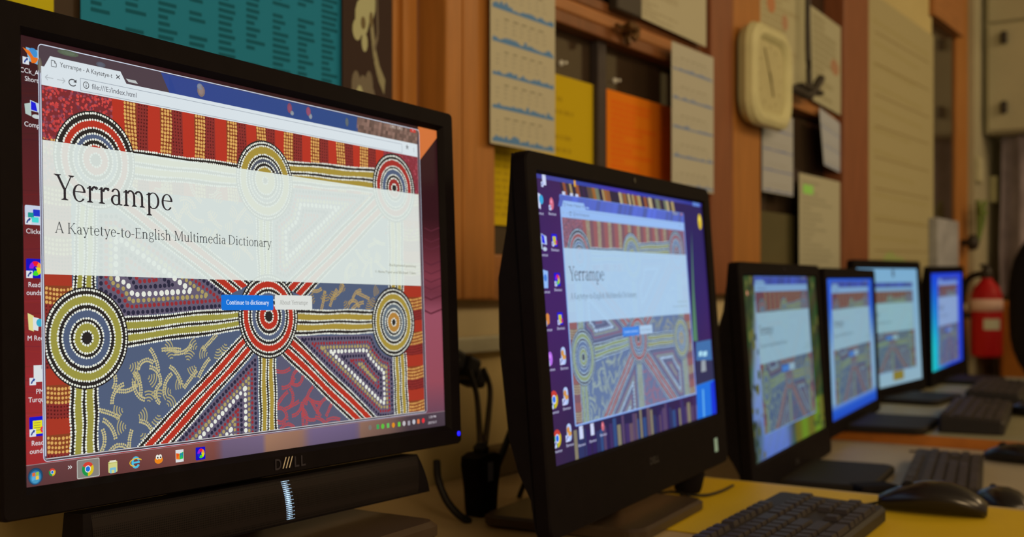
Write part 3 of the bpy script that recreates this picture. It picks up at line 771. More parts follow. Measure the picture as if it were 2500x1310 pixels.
def ic_orb(A, x, y, s):
    for q, c in ((1, (26, 58, 84)), (.93, (30, 84, 130)), (.78, (44, 118, 164)), (.6, (70, 150, 190))): A.layer(5 + int((1 - q) * 8)).disc(x, y + s * .12 * (1 - q) * 4, s * q, c, 24)
    for dx, dy, c in ((-.24, -.22, (224, 104, 44)), (.24, -.26, (150, 190, 60)), (-.26, .24, (90, 170, 220)), (.22, .2, (236, 196, 60))): A.layer(9).add([(x + s * (dx - .2), y + s * (dy - .18)), (x + s * (dx + .2), y + s * (dy - .24)), (x + s * (dx + .22), y + s * (dy + .17)), (x + s * (dx - .18), y + s * (dy + .22))], c)
def ic_disc(c):
    def f(A, x, y, s): A.layer(5).disc(x, y, s * .7, c, 14, s * .95); A.layer(6).disc(x - s * .1, y - s * .3, s * .3, tuple(min(255, v + 40) for v in c), 10)
    return f
def ic_box(c):
    def f(A, x, y, s): A.layer(5).add([(x - s * .5, y - s * .5), (x + s * .1, y - s * .8), (x + s * .6, y - s * .5), (x + s * .6, y + s * .6), (x, y + s * .8), (x - s * .5, y + s * .6)], c)
    return f

def icon(screen, loc, P, px, py, s, pic, lines, size, arrow=True, clip=None, tint=None, wsc=1.0):
    A = Art(loc(.0002)); A.tint = tint; x, y = P(px, py)
    A.clip = clip
    pic(A, x, y, s)
    if arrow: shortcut(A, x, y, s)
    for i, (t, dx) in enumerate(lines):
        wd = sans_tris(t)[1] * size * wsc
        sans(A.layer(9), t, x - wd / 2 + dx, y + s + size * (1.25 + 1.12 * i), size, (226, 226, 230), wd, True)
    return sub(A, 'desktop_icon', screen)

# --- 1. near monitor on its stand, speaker bar below
def near_monitor():
    key = 'near'; (c, yaw, tilt, roll, W, H) = POSE[key]; M = pose_matrix(key)
    n = Matrix.Rotation(math.radians(yaw), 4, 'Z'); base = Vector((.655, .685, .785)); RM = Matrix.Translation(base) @ n
    root = empty('computer_monitor', base, math.radians(yaw))
    tag(root, 'largest black monitor at the left, in front, its screen sharp and its speaker bar below', 'computer monitor', 'computers in a row along the desks')
    put(fin('bezel', frame_bm(W, H, .020, .0185, .0185, .016, front=-.0055, r=.004, lip=.004), PLASTIC, root), RM, M)
    bm = bmesh.new()
    loft(bm, [[Vector((x, y, z)) for x, z in rr(-W / 2 - .0185 + i, W / 2 + .0185 - i, -H / 2 - .017 + i * .7, H / 2 + .017 - i * .7, .006, 5)] for y, i in ((.012, 0), (.024, .002), (.036, .03), (.050, .07), (.052, .075))])
    put(fin('rear_housing', bm, PLASTIC2, root), RM, M)
    bm = bmesh.new(); bx(bm, -.045, .045, -.012, .012, .008, .20, .006); o = fin('stand_neck', bm, PLASTIC2, root); o.location = (0, .045, 0)
    bm = bmesh.new(); loft(bm, [[Vector((x, y, z)) for x, y in rr(-.12 + i, .12 - i, -.10 + i, .10 - i, .012, 6)] for z, i in ((.0, .002), (.002, 0), (.010, 0), (.014, .004))])
    fin('foot', bm, GLOSSB, root)
    # speaker bar with a finely punched front
    bm = bmesh.new()
    def sec(x, flare):
        pts = []
        for k in range(9):
            t = k / 8; z = -.1625 - .036 * t; y = -.0045 + .002 * (2 * t - 1) ** 2
            pts.append((y, z))
        pts += [(.016, -.1985), (.016, -.1625)]
        return [Vector((x + flare * (-(z + .1625)), y, z)) for y, z in pts]
    loft(bm, [sec(-.186, -.12), sec(-.17, 0), sec(.165, 0), sec(.176, .5)]); bar = put(fin('speaker_bar', bm, PLASTIC2, root), RM, M)
    gm = bpy.data.materials.new('punched_metal'); gm.use_nodes = True; nt = gm.node_tree; b = nt.nodes['Principled BSDF']
    tc = nt.nodes.new('ShaderNodeTexCoord'); mp = nt.nodes.new('ShaderNodeMapping'); mp.inputs['Scale'].default_value = (620, 620, 620)
    vo = nt.nodes.new('ShaderNodeTexVoronoi'); vo.inputs['Randomness'].default_value = 0; vo.inputs['Scale'].default_value = 1.0
    cr = nt.nodes.new('ShaderNodeValToRGB'); cr.color_ramp.elements[0].position = .28; cr.color_ramp.elements[0].color = (.002, .002, .002, 1); cr.color_ramp.elements[1].position = .36; cr.color_ramp.elements[1].color = (.014, .011, .012, 1)
    nt.links.new(tc.outputs['Object'], mp.inputs[0]); nt.links.new(mp.outputs[0], vo.inputs['Vector']); nt.links.new(vo.outputs['Distance'], cr.inputs[0]); nt.links.new(cr.outputs[0], b.inputs['Base Color'])
    b.inputs['Roughness'].default_value = .5; b.inputs['Specular IOR Level'].default_value = .12
    bm = bmesh.new(); rows = []
    for k in range(9):
        t = k / 8; z = -.1640 - .033 * t; y = -.0045 + .002 * (2 * t - 1) ** 2 - .0004
        rows.append([bm.verts.new((x, y, z)) for x in [-.180 + .355 * i / 20 for i in range(21)]])
    for a, b_ in zip(rows, rows[1:]):
        for i in range(20): bm.faces.new((a[i], a[i + 1], b_[i + 1], b_[i]))
    g = fin('speaker_grille', bm, gm, bar)
    # reflected streak on the grille, built in as small glowing blue white dots
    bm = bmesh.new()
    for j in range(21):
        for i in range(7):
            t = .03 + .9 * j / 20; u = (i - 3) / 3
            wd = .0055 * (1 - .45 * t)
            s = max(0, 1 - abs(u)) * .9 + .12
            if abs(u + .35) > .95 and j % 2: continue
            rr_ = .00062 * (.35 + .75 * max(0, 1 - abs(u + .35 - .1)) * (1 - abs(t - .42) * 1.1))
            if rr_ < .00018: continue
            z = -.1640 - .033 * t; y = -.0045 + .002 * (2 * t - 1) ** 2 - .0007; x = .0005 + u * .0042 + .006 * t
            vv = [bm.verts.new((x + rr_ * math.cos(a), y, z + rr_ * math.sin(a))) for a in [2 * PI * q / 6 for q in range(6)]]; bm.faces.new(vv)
    fin('grille_highlight', bm, emit('blue_white_glow', (190, 225, 255), 2.2), bar)
    # logo, power light
    lm = bpy.data.meshes.new('logo'); vv_ = []; ff_ = []
    for ch, xx in (('D', -.0135), ('L', .0075), ('L', .0150)):
        q_ = logo_mesh(ch, .0075 if ch == 'D' else .006, .0085); b0 = len(vv_); vv_ += [(v.co[0] + xx, v.co[1], v.co[2]) for v in q_.vertices]; ff_ += [tuple(i + b0 for i in p.vertices) for p in q_.polygons]
    lm.from_pydata(vv_, [], ff_)
    lg = link('logo', lm, mat('dim_logo_near', None, .35, .5, raw=(.022, .02, .035)), root); put(lg, RM, M @ Matrix.Translation((.004, -.0058, -.1505)))
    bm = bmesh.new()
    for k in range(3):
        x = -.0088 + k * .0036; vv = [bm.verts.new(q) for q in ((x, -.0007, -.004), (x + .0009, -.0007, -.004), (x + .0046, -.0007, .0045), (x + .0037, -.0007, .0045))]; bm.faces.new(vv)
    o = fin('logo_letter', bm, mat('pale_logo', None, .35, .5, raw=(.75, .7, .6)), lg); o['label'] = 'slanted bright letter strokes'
    bm = bmesh.new(); lathe(bm, ((.0022, 0), (.0022, .0008), (.0012, .0014)), 16, Matrix.Rotation(PI / 2, 4, 'X'))
    o = fin('power_light', bm, emit('blue_led', (20, 20, 255), 2.2), root); put(o, RM, M @ Matrix.Translation((.2395, -.0052, -.1495)))
    o['label'] = 'glowing blue power light'
    # screen picture: wallpaper
    A = Art(loc1(0))
    TL = P1(1028, 560)
    def wall(u, v):
        if u < .5:
            t = v; return tuple(a + (b - a) * min(1, t * 1.15) for a, b in zip((46, 16, 26), (158, 42, 46)))
        keys = ((0, (44, 16, 22)), (.30, (50, 18, 26)), (.38, (78, 30, 40)), (.5, (120, 52, 66)), (.56, (104, 46, 60)), (.62, (150, 78, 96)), (.85, (146, 74, 88)), (1, (90, 66, 86)))
        for (a, ca), (b, cb) in zip(keys, keys[1:]):
            if v <= b: return tuple(x + (y - x) * (v - a) / (b - a) for x, y in zip(ca, cb))
        return keys[-1][1]
    A.grid(0, 0, WU1, 1109, 8, 40, wall)
    A.layer(1); A.add([P1(1020, 300), P1(1072, 310), P1(1071, 330), P1(1024, 392)], (206, 112, 56))
    random.seed(4)
    for k in range(9):
        y = 560 + k * 24 + random.uniform(-8, 8); A.line([P1(1036, y), P1(1052, y + 8), P1(1086, y - 6)], random.uniform(3, 7), (92, 38, 52))
    for k in range(60):
        y = random.uniform(150, 1110); A.line([P1(50, y), P1(108, y + random.uniform(-5, 5))], random.uniform(1, 3), tuple(min(255, x * random.choice((.9, 1.1))) for x in wall(.01, (y - 84) / 1109)))
    scr = screen_obj(A, root, RM, M)
    A, R_ = page_window(P1, loc1); sub(A, 'browser_window', scr)
    # task bar
    A = Art(loc1(.00012)); y0 = P1(64, 1144)[1]; y0 = max(P1(1039, 1003)[1], (y0 + P1(1075, 1006)[1]) / 2 - 6)
    keys = ((0, (92, 56, 60)), (300, (104, 58, 58)), (470, (124, 72, 66)), (530, (122, 70, 64)), (540, (104, 88, 114)), (640, (108, 92, 120)), (650, (150, 112, 90)), (735, (140, 104, 88)), (760, (108, 92, 124)), (872, (102, 88, 120)), (882, (132, 100, 86)), (960, (110, 84, 78)), (1000, (70, 56, 64)), (1090, (74, 60, 72)))
    K = [(P1(max(x, 50), 1100)[0], c) for x, c in keys]; K[0] = (0, keys[0][1]); K[-1] = (WU1 + 1, keys[-1][1])
    def tbc(u, v):
        x = u * WU1
        for (a, ca), (b, cb) in zip(K, K[1:]):
            if x <= b: return tuple((p + (q - p) * (x - a) / (b - a)) * (1.06 - .12 * v) for p, q in zip(ca, cb))
        return K[-1][1]
    A.grid(0, y0, WU1, 1109, 90, 2, tbc); A.layer(1).rect(0, y0, WU1, y0 + 1.6, (150, 130, 134))
    a, b = P1(187, 1121), P1(243, 1160); A.layer(2).rrect(a[0], y0 + 4, b[0], 1107, 4, (186, 186, 180)); A.layer(3).rrect(a[0] + 2, y0 + 6, b[0] - 2, 1105, 3, (132, 128, 122))
    A.layer(4)
    ic_orb(A, *P1(86, 1162), 21)
    ic_browser(A, *P1(127, 1152), 9.5)
    x, y = P1(169, 1140)
    for d in (0, 6): A.layer(5).line([(x - 4 + d, y - 4), (x + 1 + d, y), (x - 4 + d, y + 4)], 2, (220, 220, 220))
    for px_, py_, f, s in ((214, 1144, ic_browser, 18), (275, 1138, ic_explorer, 17), (331, 1128, ic_e, 18), (387, 1119, ic_blob, 16), (438, 1112, ic_book, 17), (489, 1106, ic_wheel, 18)):
        f(A, *P1(px_, py_), s)
    tray = ((903, 1043, (120, 112, 108)), (922, 1041, (60, 160, 84)), (934, 1040, (90, 190, 60)), (947, 1038, (96, 190, 90)), (960, 1037, (220, 140, 30)), (974, 1035, (100, 200, 70)), (986, 1033, (190, 186, 190)), (998, 1032, (160, 156, 166)), (1010, 1029, (190, 190, 200)), (1021, 1028, (226, 120, 70)), (1033, 1026, (226, 50, 60)))
    for i, (px_, py_, c) in enumerate(tray):
        x, y = P1(px_, py_); A.layer(5)
        (A.disc(x, y, 9, c, 12) if i % 2 == 0 else A.rrect(x - 7, y - 8, x + 7, y + 8, 2, c))
    for py_, w_ in ((1016, 46), (1030, 54)):
        x, y = P1(1055, py_); sans(A.layer(6), '1:28 PM' if w_ == 46 else '28/07/2017', x - w_ / 2, y + 5, 12, (190, 182, 190), w_, True)
    sub(A, 'taskbar', scr)
    cl = (0, 0, R_[0] + 6, 1109)
    for px_, py_, f, ln in ((75, 136, ic_fox, (('CCk_A.e', 0), ('Shortc', 4))), (80, 266, ic_pc, (('Compu', 0),)), (81, 525, ic_squares, (('Clicke', 0),)), (84, 655, ic_wheel, (('Readin', 4), ('ounds 1', 2))),
                            (86, 785, ic_folder, (('M Red M', 8),)), (92, 915, ic_doc, (('PM', 4), ('Turquoi', 0))), (92, 1040, ic_note, (('Readin', 4), ('ounds 1', 2)))):
        icon(scr, loc1, P1, px_, py_, 24, f, ln, 17.5, arrow=f is not ic_pc and f is not ic_folder, clip=cl)
    return root

near_monitor()

# --- 2..6: the all-in-one computers
X0, Y0 = P1(90, 110); X1 = (P1(1025, 314)[0] + P1(1039, 1003)[0]) / 2
WX0 = (X0 + P1(106, 1133)[0]) / 2; WX1 = X1; WY0 = Y0; WY1 = P1(1039, 1003)[1]
def remap(loc, rect):
    x0, y0, x1, y1 = rect; sx, sy = (x1 - x0) / (WX1 - WX0), (y1 - y0) / (WY1 - WY0)
    return lambda off: (lambda f: (lambda x, y, o: f(x0 + (x - WX0) * sx, y0 + (y - WY0) * sy, o)))(loc(off))
def tinted(m, a=(0, 0, 0)): return lambda c: tuple(max(0, min(255, c[i] * m[i] + a[i])) for i in range(3))

def window_on(key, screen, loc, P, quad, tint, style='blue', fine=False):
    (ax, ay), (bx_, by), (cx, cy), (dx, dy) = [P(*q) for q in quad]
    rect = ((ax + dx) / 2, (ay + by) / 2, (bx_ + cx) / 2, (cy + dy) / 2)
    Art.deftint = tint
    A, _ = page_window(P1, remap(loc, rect), fine=fine, style=style)
    Art.deftint = None
    return sub(A, 'browser_window', screen), rect

# second
r2, RM2, M2 = all_in_one('second', 'black all-in-one computer with purple desktop, second from the left, standing on the yellow sheet', .055, .722, .068, GLOSSB, .22)
P2, loc2, U2, WU2 = screen_map('second'); T2 = tinted((.80, .90, 1.08), (2, 4, 8))
A = Art(loc2(0))
A.grid(0, 0, WU2, 1109, 12, 12, lambda u, v: (48 + 14 * math.sin(u * 5 + v * 3), 26 + 6 * v, 84 + 16 * math.sin(v * 4)))
random.seed(21)
a = P2(1310, 480); y = P2(1400, 470)[1]
A.layer(1).grid(0, 0, WU2, P2(1500, 470)[1] - 5, 30, 1, lambda u, v: (52 + 10 * math.sin(u * 19), 58 + 10 * math.sin(u * 11), 170 - 40 * abs(u - .5)))
ytop = P2(1500, 470)[1] - 5
x = P2(1368, 470)[0]
while x < P2(1640, 500)[0]:
    w_ = random.uniform(14, 40); c = random.choice(((170, 150, 100), (150, 96, 50), (60, 50, 50), (140, 80, 50), (186, 170, 130), (90, 76, 60), (40, 34, 60), (110, 120, 100)))
    A.layer(2).add([(x, ytop), (x + w_, ytop), (x + w_ + 26, ytop + 80), (x + 26, ytop + 80)], c); x += w_ + random.uniform(-2, 8)
for k in range(26):
    x = P2(1400 + k * 4.5, 470)[0]; A.layer(3).rect(x, ytop - 42 + random.uniform(-3, 3), x + random.uniform(6, 16), ytop - 26, (150, 170, 220))
x, yy = P2(1403, 447); A.layer(4).rect(x - 8, yy - 14, x + 8, yy + 14, (230, 170, 40))
x, yy = P2(1700, 498); A.layer(3).rect(x - 60, yy - 8, x + 50, yy + 12, (90, 130, 210))
ub = P2(1560, 1030)[1]
x = P2(1400, 1050)[0]
while x < WU2 - 10:
    w_ = random.uniform(14, 46); c = random.choice(((60, 44, 100), (40, 50, 100), (100, 80, 96), (44, 74, 130), (130, 124, 104), (60, 50, 104), (84, 66, 104), (44, 30, 90)))
    A.layer(1).rect(x, ub - random.uniform(0, 60), x + w_, 1109, c); x += w_ * random.uniform(.9, 1.4)
def poly2(pts, c, k=2): A.layer(k).add([P2(*q) for q in pts], c)
poly2(((1699, 835), (1735, 828), (1742, 930), (1700, 950)), (60, 110, 170)); poly2(((1697, 880), (1742, 878), (1744, 925), (1699, 940)), (44, 46, 84), 3); poly2(((1700, 942), (1745, 925), (1748, 1012), (1702, 1026)), (20, 110, 220), 3)
poly2(((1712, 880), (1722, 878), (1724, 905), (1712, 908)), (150, 160, 170), 4); poly2(((1706, 858), (1714, 856), (1714, 868), (1706, 870)), (170, 220, 240), 4); poly2(((1716, 858), (1726, 856), (1726, 868), (1716, 870)), (170, 220, 240), 4)
poly2(((1714, 950), (1718, 949), (1721, 1016), (1717, 1018)), (90, 170, 235), 4); poly2(((1734, 935), (1746, 925), (1749, 1010), (1738, 1013)), (10, 50, 214), 4)
poly2(((1688, 560), (1694, 700), (1703, 832), (1692, 832)), (80, 130, 100), 1)
S2 = screen_obj(A, r2, RM2, M2)
window_on('second', S2, loc2, P2, ((1364, 478), (1669, 521), (1699, 958), (1404, 1040)), tinted((.52, .62, .72), (56, 62, 74)), 'blue', True)
D2 = ic_dogsheet
for px_, py_, f, s in ((1314, 483, ic_folder, 44), (1325, 590, ic_pc, 36), (1330, 680, ic_bin, 36), (1336, 778, ic_box((226, 140, 60)), 28), (1343, 875, ic_disc((190, 110, 210)), 28), (1352, 975, ic_browser, 34), (1360, 1070, ic_browser, 34),
                       (1346, 497, ic_disc((220, 110, 120)), 26), (1353, 586, ic_note, 24), (1360, 682, ic_wheel, 26), (1367, 777, ic_note, 24), (1375, 868, D2, 34), (1381, 966, D2, 34), (1389, 1055, D2, 34),
                       (1418, 1058, ic_doc, 30), (1445, 1050, ic_doc, 28), (1471, 1040, ic_disc((220, 110, 110)), 20), (1708, 541, ic_disc((226, 190, 40)), 44), (1395, 486, ic_doc, 24), (1408, 488, ic_doc, 24), (1376, 482, ic_doc, 24), (1327, 440, ic_doc, 26)):
    icon(S2, loc2, P2, px_, py_, s, f, () if s in (24, 26, 44) and px_ > 1390 or py_ < 450 else (('Shortcut', 0),), 15, arrow=px_ < 1400 and s != 36, tint=tinted((.95, .97, 1.1)), wsc=1.3)
lg = box('energy_sticker', -.006, .006, -.0004, 0, -.009, .009, mat('pale_blue_sticker', (120, 134, 146), .5), r2); put(lg, RM2, M2 @ Matrix.Translation((.229, -.0042, -.183)))

# third
r3, RM3, M3 = all_in_one('third', 'black all-in-one computer with waterfall wallpaper, third from the left on the beige desk', -.055, .6802, .050)
P3, loc3, U3, WU3 = screen_map('third'); A = Art(loc3(0)); random.seed(5)
def wf(u, v):
    g = (34 + 24 * math.sin(v * 17 + u * 9) ** 2, 50 + 24 * math.sin(v * 13 + u * 21) ** 2, 36)
    if v > .78 and u > .55: g = (96, 112 + 20 * math.sin(u * 30), 34)
    c = (.20 - .13 * v) if v < .78 else .28
    s = max(0, 1 - abs(u - c) / ((.05 + .09 * v) if v < .78 else .27)); s = min(1, s * 2)
    wv = (84 + 70 * (1 - v), 112 + 65 * (1 - v), 186 + 10 * math.sin(v * 40 + u * 60))
    if u < .04 and v < .6: wv = (60, 90, 100)
    return tuple(a * (1 - s) + b * s for a, b in zip(g, wv))
A.grid(0, 0, WU3, 1109, 36, 30, wf)
for k in range(70):
    x, y = random.choice((random.uniform(0, WU3 * .14), random.uniform(WU3 * .8, WU3))), random.uniform(0, 1109)
    A.layer(1).disc(x, y, random.uniform(12, 40), random.choice(((34, 54, 36), (70, 84, 44), (24, 38, 28), (92, 96, 48))), 7)
A.layer(2).disc(*P3(1824, 715), 16, (210, 140, 110), 8); A.disc(*P3(1815, 760), 18, (150, 140, 200), 8); A.disc(*P3(1822, 865), 40, (60, 140, 160), 8, 60); A.disc(*P3(1826, 905), 30, (60, 60, 140), 8, 60)
S3 = screen_obj(A, r3, RM3, M3)
window_on('third', S3, loc3, P3, ((1842, 677), (1972, 676), (1988, 1008), (1863, 1060)), tinted((.48, .60, .66), (32, 36, 44)))

# fourth
r4, RM4, M4 = all_in_one('fourth', 'black all-in-one computer with plain bright blue wallpaper, fourth from the left', -.06, .7002, .028)
P4, loc4, U4, WU4 = screen_map('fourth'); A = Art(loc4(0))
A.grid(0, 0, WU4, 1109, 10, 16, lambda u, v: (30 + 96 * min(1, max(0, v - .18) * 3) * (v < .9), 86 + 80 * min(1, max(0, v - .18) * 3) * (v < .9), 206 - 10 * v))
A.layer(1).rect(0, 1070, WU4, 1109, (24, 74, 190))
S4 = screen_obj(A, r4, RM4, M4)
window_on('fourth', S4, loc4, P4, ((2026, 686), (2120, 687), (2128, 950), (2042, 990)), tinted((.48, .60, .66), (32, 36, 44)))

# fifth
r5, RM5, M5 = all_in_one('fifth', 'black all-in-one computer with pale sky wallpaper, fifth from the left, partly behind its neighbour', -.05, .7002, .032)
P5, loc5, U5, WU5 = screen_map('fifth'); A = Art(loc5(0))
A.grid(0, 0, WU5, 1109, 8, 12, lambda u, v: (118 + 20 * v, 168 + 4 * v, 204 - 14 * v))
a, b = P5(2180, 900), P5(2208, 935); A.layer(1).rect(a[0], 960, b[0], 1070, (128, 116, 44)); a = P5(2178, 670); A.layer(1).rect(a[0], 10, a[0] + 60, 80, (70, 90, 110))
S5 = screen_obj(A, r5, RM5, M5)
window_on('fifth', S5, loc5, P5, ((2110, 688), (2228, 692), (2236, 892), (2120, 920)), tinted((.46, .60, .64), (34, 38, 44)))

# sixth
r6, RM6, M6 = all_in_one('sixth', 'farthest black all-in-one computer with deep blue and cyan wallpaper, nearest the fire extinguisher', -.05, .7002, .042)
P6, loc6, U6, WU6 = screen_map('sixth'); A = Art(loc6(0))
A.grid(0, 0, WU6, 1109, 10, 12, lambda u, v: (16 + 14 * u, 60 + 150 * min(1, v * 1.4) * max(0, 1 - u * 1.8), 214 - 20 * v))
S6 = screen_obj(A, r6, RM6, M6)
window_on('sixth', S6, loc6, P6, ((2288, 676), (2336, 674), (2341, 872), (2294, 895)), tinted((.46, .54, .70), (32, 36, 48)))

# ------------------------------------------------------------------ the room
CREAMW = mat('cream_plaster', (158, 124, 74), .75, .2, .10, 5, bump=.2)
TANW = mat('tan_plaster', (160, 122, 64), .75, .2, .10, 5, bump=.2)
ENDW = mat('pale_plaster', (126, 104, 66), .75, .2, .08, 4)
WOOD = mat('orange_varnished_wood', (126, 70, 22), .45, .3, .12, 14, stretch=(6, 6, .5))
WOODD = mat('brown_varnished_wood', (90, 46, 16), .45, .3, .15, 14, stretch=(6, 6, .5))
WOODR = mat('red_brown_wood', (100, 50, 22), .45, .3, .15, 14, stretch=(6, 6, .5))
WOODH = mat('orange_rail_wood', (122, 68, 26), .45, .3, .14, 14, stretch=(.6, 6, 6))
GLASS = mat('dark_night_glass', None, .08, .5, .3, 2, raw=(.045, .031, .021))
FLOORM = mat('brown_carpet', (60, 44, 34), .9, .1, .3, 200)
DARKF = mat('dark_frame', (40, 28, 20), .5, .3)
OLIVE = mat('olive_board', (66, 52, 24), .7, .2, .1, 8)

struct(box('floor', -1.6, 5.3, -2.6, 1.1, -.05, 0, FLOORM))
struct(box('ceiling', -1.6, 5.3, -2.6, 1.1, 2.7, 2.75, mat('ceiling_board', (150, 130, 95), .8)))
struct(box('wall_back', -1.6, 5.3, 1.03, 1.12, 0, 2.7, TANW))
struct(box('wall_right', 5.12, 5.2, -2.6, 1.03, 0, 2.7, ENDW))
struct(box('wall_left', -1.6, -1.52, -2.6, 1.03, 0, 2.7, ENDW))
X = lambda px, Y=1.0: at(px, 0, Y)[0]
Zt = lambda px, py, Y=1.0: at(px, py, Y)[2]
# plaster dado below the windows: paler band, tan below the cable duct
struct(box('trim_1', -1.52, 4.62, 1.0, 1.03, .905, .975, CREAMW))
struct(box('trim_2', -1.52, 4.62, .995, 1.03, 0, .905, TANW))
struct(box('trim_3', -1.52, 4.62, .975, .997, .897, .921, mat('cream_duct', (158, 132, 88), .5, .3), None, .003))
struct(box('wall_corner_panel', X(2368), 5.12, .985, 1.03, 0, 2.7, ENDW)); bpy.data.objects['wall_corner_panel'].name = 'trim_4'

def window(n, x0, x1, z0, z1, bars=(), rails=()):
    t = empty('window_%d' % n, ((x0 + x1) / 2, 1.02, z0)); struct(t); o0 = Vector(t.location)
    def part(name, a, b, c, d, e, f, m, bev=.003):
        o = box(name, a, b, c, d, e, f, m, None, bev); o.location = Vector(o.location) - o0; o.parent = t; return o
    part('pane', x0, x1, 1.018, 1.024, z0, z1, GLASS, 0)
    for a, b in bars: part('mullion', a, b, 1.0, 1.018, z0, z1, DARKF)
    for a, b, m in rails: part('rail', x0, x1, .985, 1.02, a, b, m)
    return t
ZB, ZR0, ZR1 = 1.043, 1.43, 1.495
xA0, xA1 = X(-500), X(958, 1.0)
window(1, xA0 - .02, xA1 + .01, .975, 2.6)
window(2, X(1190), X(1750), ZB, 2.6, bars=[(X(1461), X(1481))], rails=[(ZR0, ZR0 + .022, WOODD), (ZR0 + .022, ZR1 - .02, WOODH), (ZR1 - .02, ZR1, WOODD)])
window(3, X(1845), X(2070), ZB, 2.6, rails=[(ZR0, ZR1, WOODH)])
window(4, X(2272), X(2340), 1.12, Zt(2285, 48), [])
def board(n, px0, px1, m, Y=.97, z0=.975, z1=2.65, back=1.03, bev=.004):
    return struct(box('trim_%d' % n, X(px0, Y), X(px1, Y), Y, back, z0, z1, m, None, bev))
board(5, 960, 986, WOOD, 1.008, back=1.03, bev=.002); board(6, 986, 1020, WOOD, 1.0, bev=.003); board(7, 1018, 1092, WOODD, 1.01); board(8, 1090, 1130, WOOD, .962); board(9, 1131, 1210, WOOD, .972)
struct(box('trim_10', X(1150), X(2120), .975, 1.03, .973, ZB, WOODH, None, .004))
board(11, 1738, 1790, WOODR, .966); board(12, 1791, 1858, WOOD, .972); board(13, 2062, 2122, WOODR, .962)
board(14, 2336, 2374, WOOD, 1.008, .72)
struct(box('trim_15', X(2268), X(2340), .98, 1.03, Zt(2285, 50), Zt(2285, 50) + .16, WOODH, None, .004))
struct(box('trim_16', X(2118), X(2275), 1.0, 1.03, .975, 2.65, mat('yellow_cream_board', (146, 116, 62), .7, .2, .06, 5)))
struct(box('trim_17', xA0 - 1.2, xA0 - .02, .975, 1.03, .973, 2.65, WOOD, None, .004))
struct(box('trim_18', X(1857), X(1951), 1.0, 1.017, ZB, Zt(1900, 520), OLIVE))
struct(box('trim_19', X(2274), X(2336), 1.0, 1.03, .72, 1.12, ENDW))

# ------------------------------------------------------------------ papers on the windows and walls
def paper(name, quad, Y, col, draw, label, cat, group=None, zwave=0.0, unit=(100, 100)):
    """quad TL,TR,BR,BL photo pixels on the plane y=Y -> thin sheet with print"""
    q = [at(px, py, Y) for px, py in quad]; c = sum(q, Vector()) / 4
    UW, UH = unit
    def f(x, y, o):
        s, t = x / UW, y / UH
        p = (q[0] * (1 - s) + q[1] * s) * (1 - t) + (q[3] * (1 - s) + q[2] * s) * t
        curl = zwave * math.sin(s * 3.0) * t * t
        return tuple(p + Vector((0, -o - curl, 0)) - c)
    A = Art(f, emissive=False, step=1.2e-4)
    for j in range(12):                                           # the sheet itself: front and back
        for i in range(4):
            g = [(UW * (i + a) / 4, UH * (j + b) / 12) for a, b in ((0, 0), (1, 0), (1, 1), (0, 1))]
            A.layer(0).raw(g, col); A.k = -4; A.raw(g[::-1], col)
    A.layer(1); draw(A)
    o = link(name, A.mesh(name)); o.location = c
    tag(o, label, cat, group)
    return o
def blanks(A): pass
def cal(rows, col, W=100, H=100, seed=1):
    def d(A):
        r = random.Random(seed)
        for k in range(rows):
            y = H * (k + .92) / rows
            for i in range(26):
                x = 3 + 94 * i / 26; h = r.uniform(.6, 1.9) * (1.5 if r.random() < .15 else 1); A.layer(2).add([(x, y), (x + 4.2, y), (x + 4.2, y - h), (x + 2, y - h - r.uniform(0, 1)), (x, y - h)], col)
            for i in range(5): A.rect(20 + i * 13, y - 9.5, 26 + i * 13 + r.uniform(0, 3), y - 9.0, tuple(c * .8 for c in (128, 108, 72)))
            for j in range(3):
                for i in range(7): A.rect(8 + i * 12, y - 8 + j * 1.7, 11 + i * 12 + r.uniform(0, 2), y - 7.6 + j * 1.7, (122, 104, 74))
    return d
def textrows(n, col, x0=6, x1=94, y0=6, y1=96, seed=1, h=.7, wd=(20, 80)):
    def d(A):
        r = random.Random(seed)
        for k in range(n):
            y = y0 + (y1 - y0) * k / n; x = x0
            e = x0 + r.uniform(*wd) / 100 * (x1 - x0)
            while x < e:
                w_ = r.uniform(2, 7); A.rect(x, y, min(x + w_, e), y + h * (y1 - y0) / n, col); x += w_ + 1.2
    return d
PAPER = (142, 120, 82)
# teal word list on window 1
def words(A):
    r = random.Random(3)
    for cidx in range(9):
        x = 3 + cidx * 10.9
        y = 1
        while y < 97:
            w_ = r.uniform(3.2, 7.6)
            if r.random() < .93: A.layer(2).rect(x, y, x + w_, y + .95, (10, 58, 58))
            y += 1.75
            if r.random() < .05: y += 3
def teal_quad():
    return [(197, -330), (835, -90), (835, 420), (197, 400)]
tq = teal_quad()
ZT = Zt(835, -60, 1.012)
def zq(x0, x1, z0, z1, Y):
    """pixel quad for a rectangle given by pixel columns and heights"""
    out = []
    for px, z in ((x0, z1), (x1, z1), (x1, z0), (x0, z0)):
        p = at(px, 0, Y); dd = (p[0] * CA + p[1] * SA); out.append((px, CY - (z - 1) * FOC / dd))
    return out
paper('word_poster', zq(197, 835, 1.10, 1.52, 1.012), 1.012, (24, 84, 86), words, 'teal poster with columns of small dark words on the window behind the near monitor', 'poster')
paper('paper_sheet', zq(-60, 131, 1.235, 1.60, 1.012), 1.012, (146, 120, 10), textrows(20, (128, 104, 8)), 'yellow paper at the far upper left corner, only its lower corner showing', 'paper')
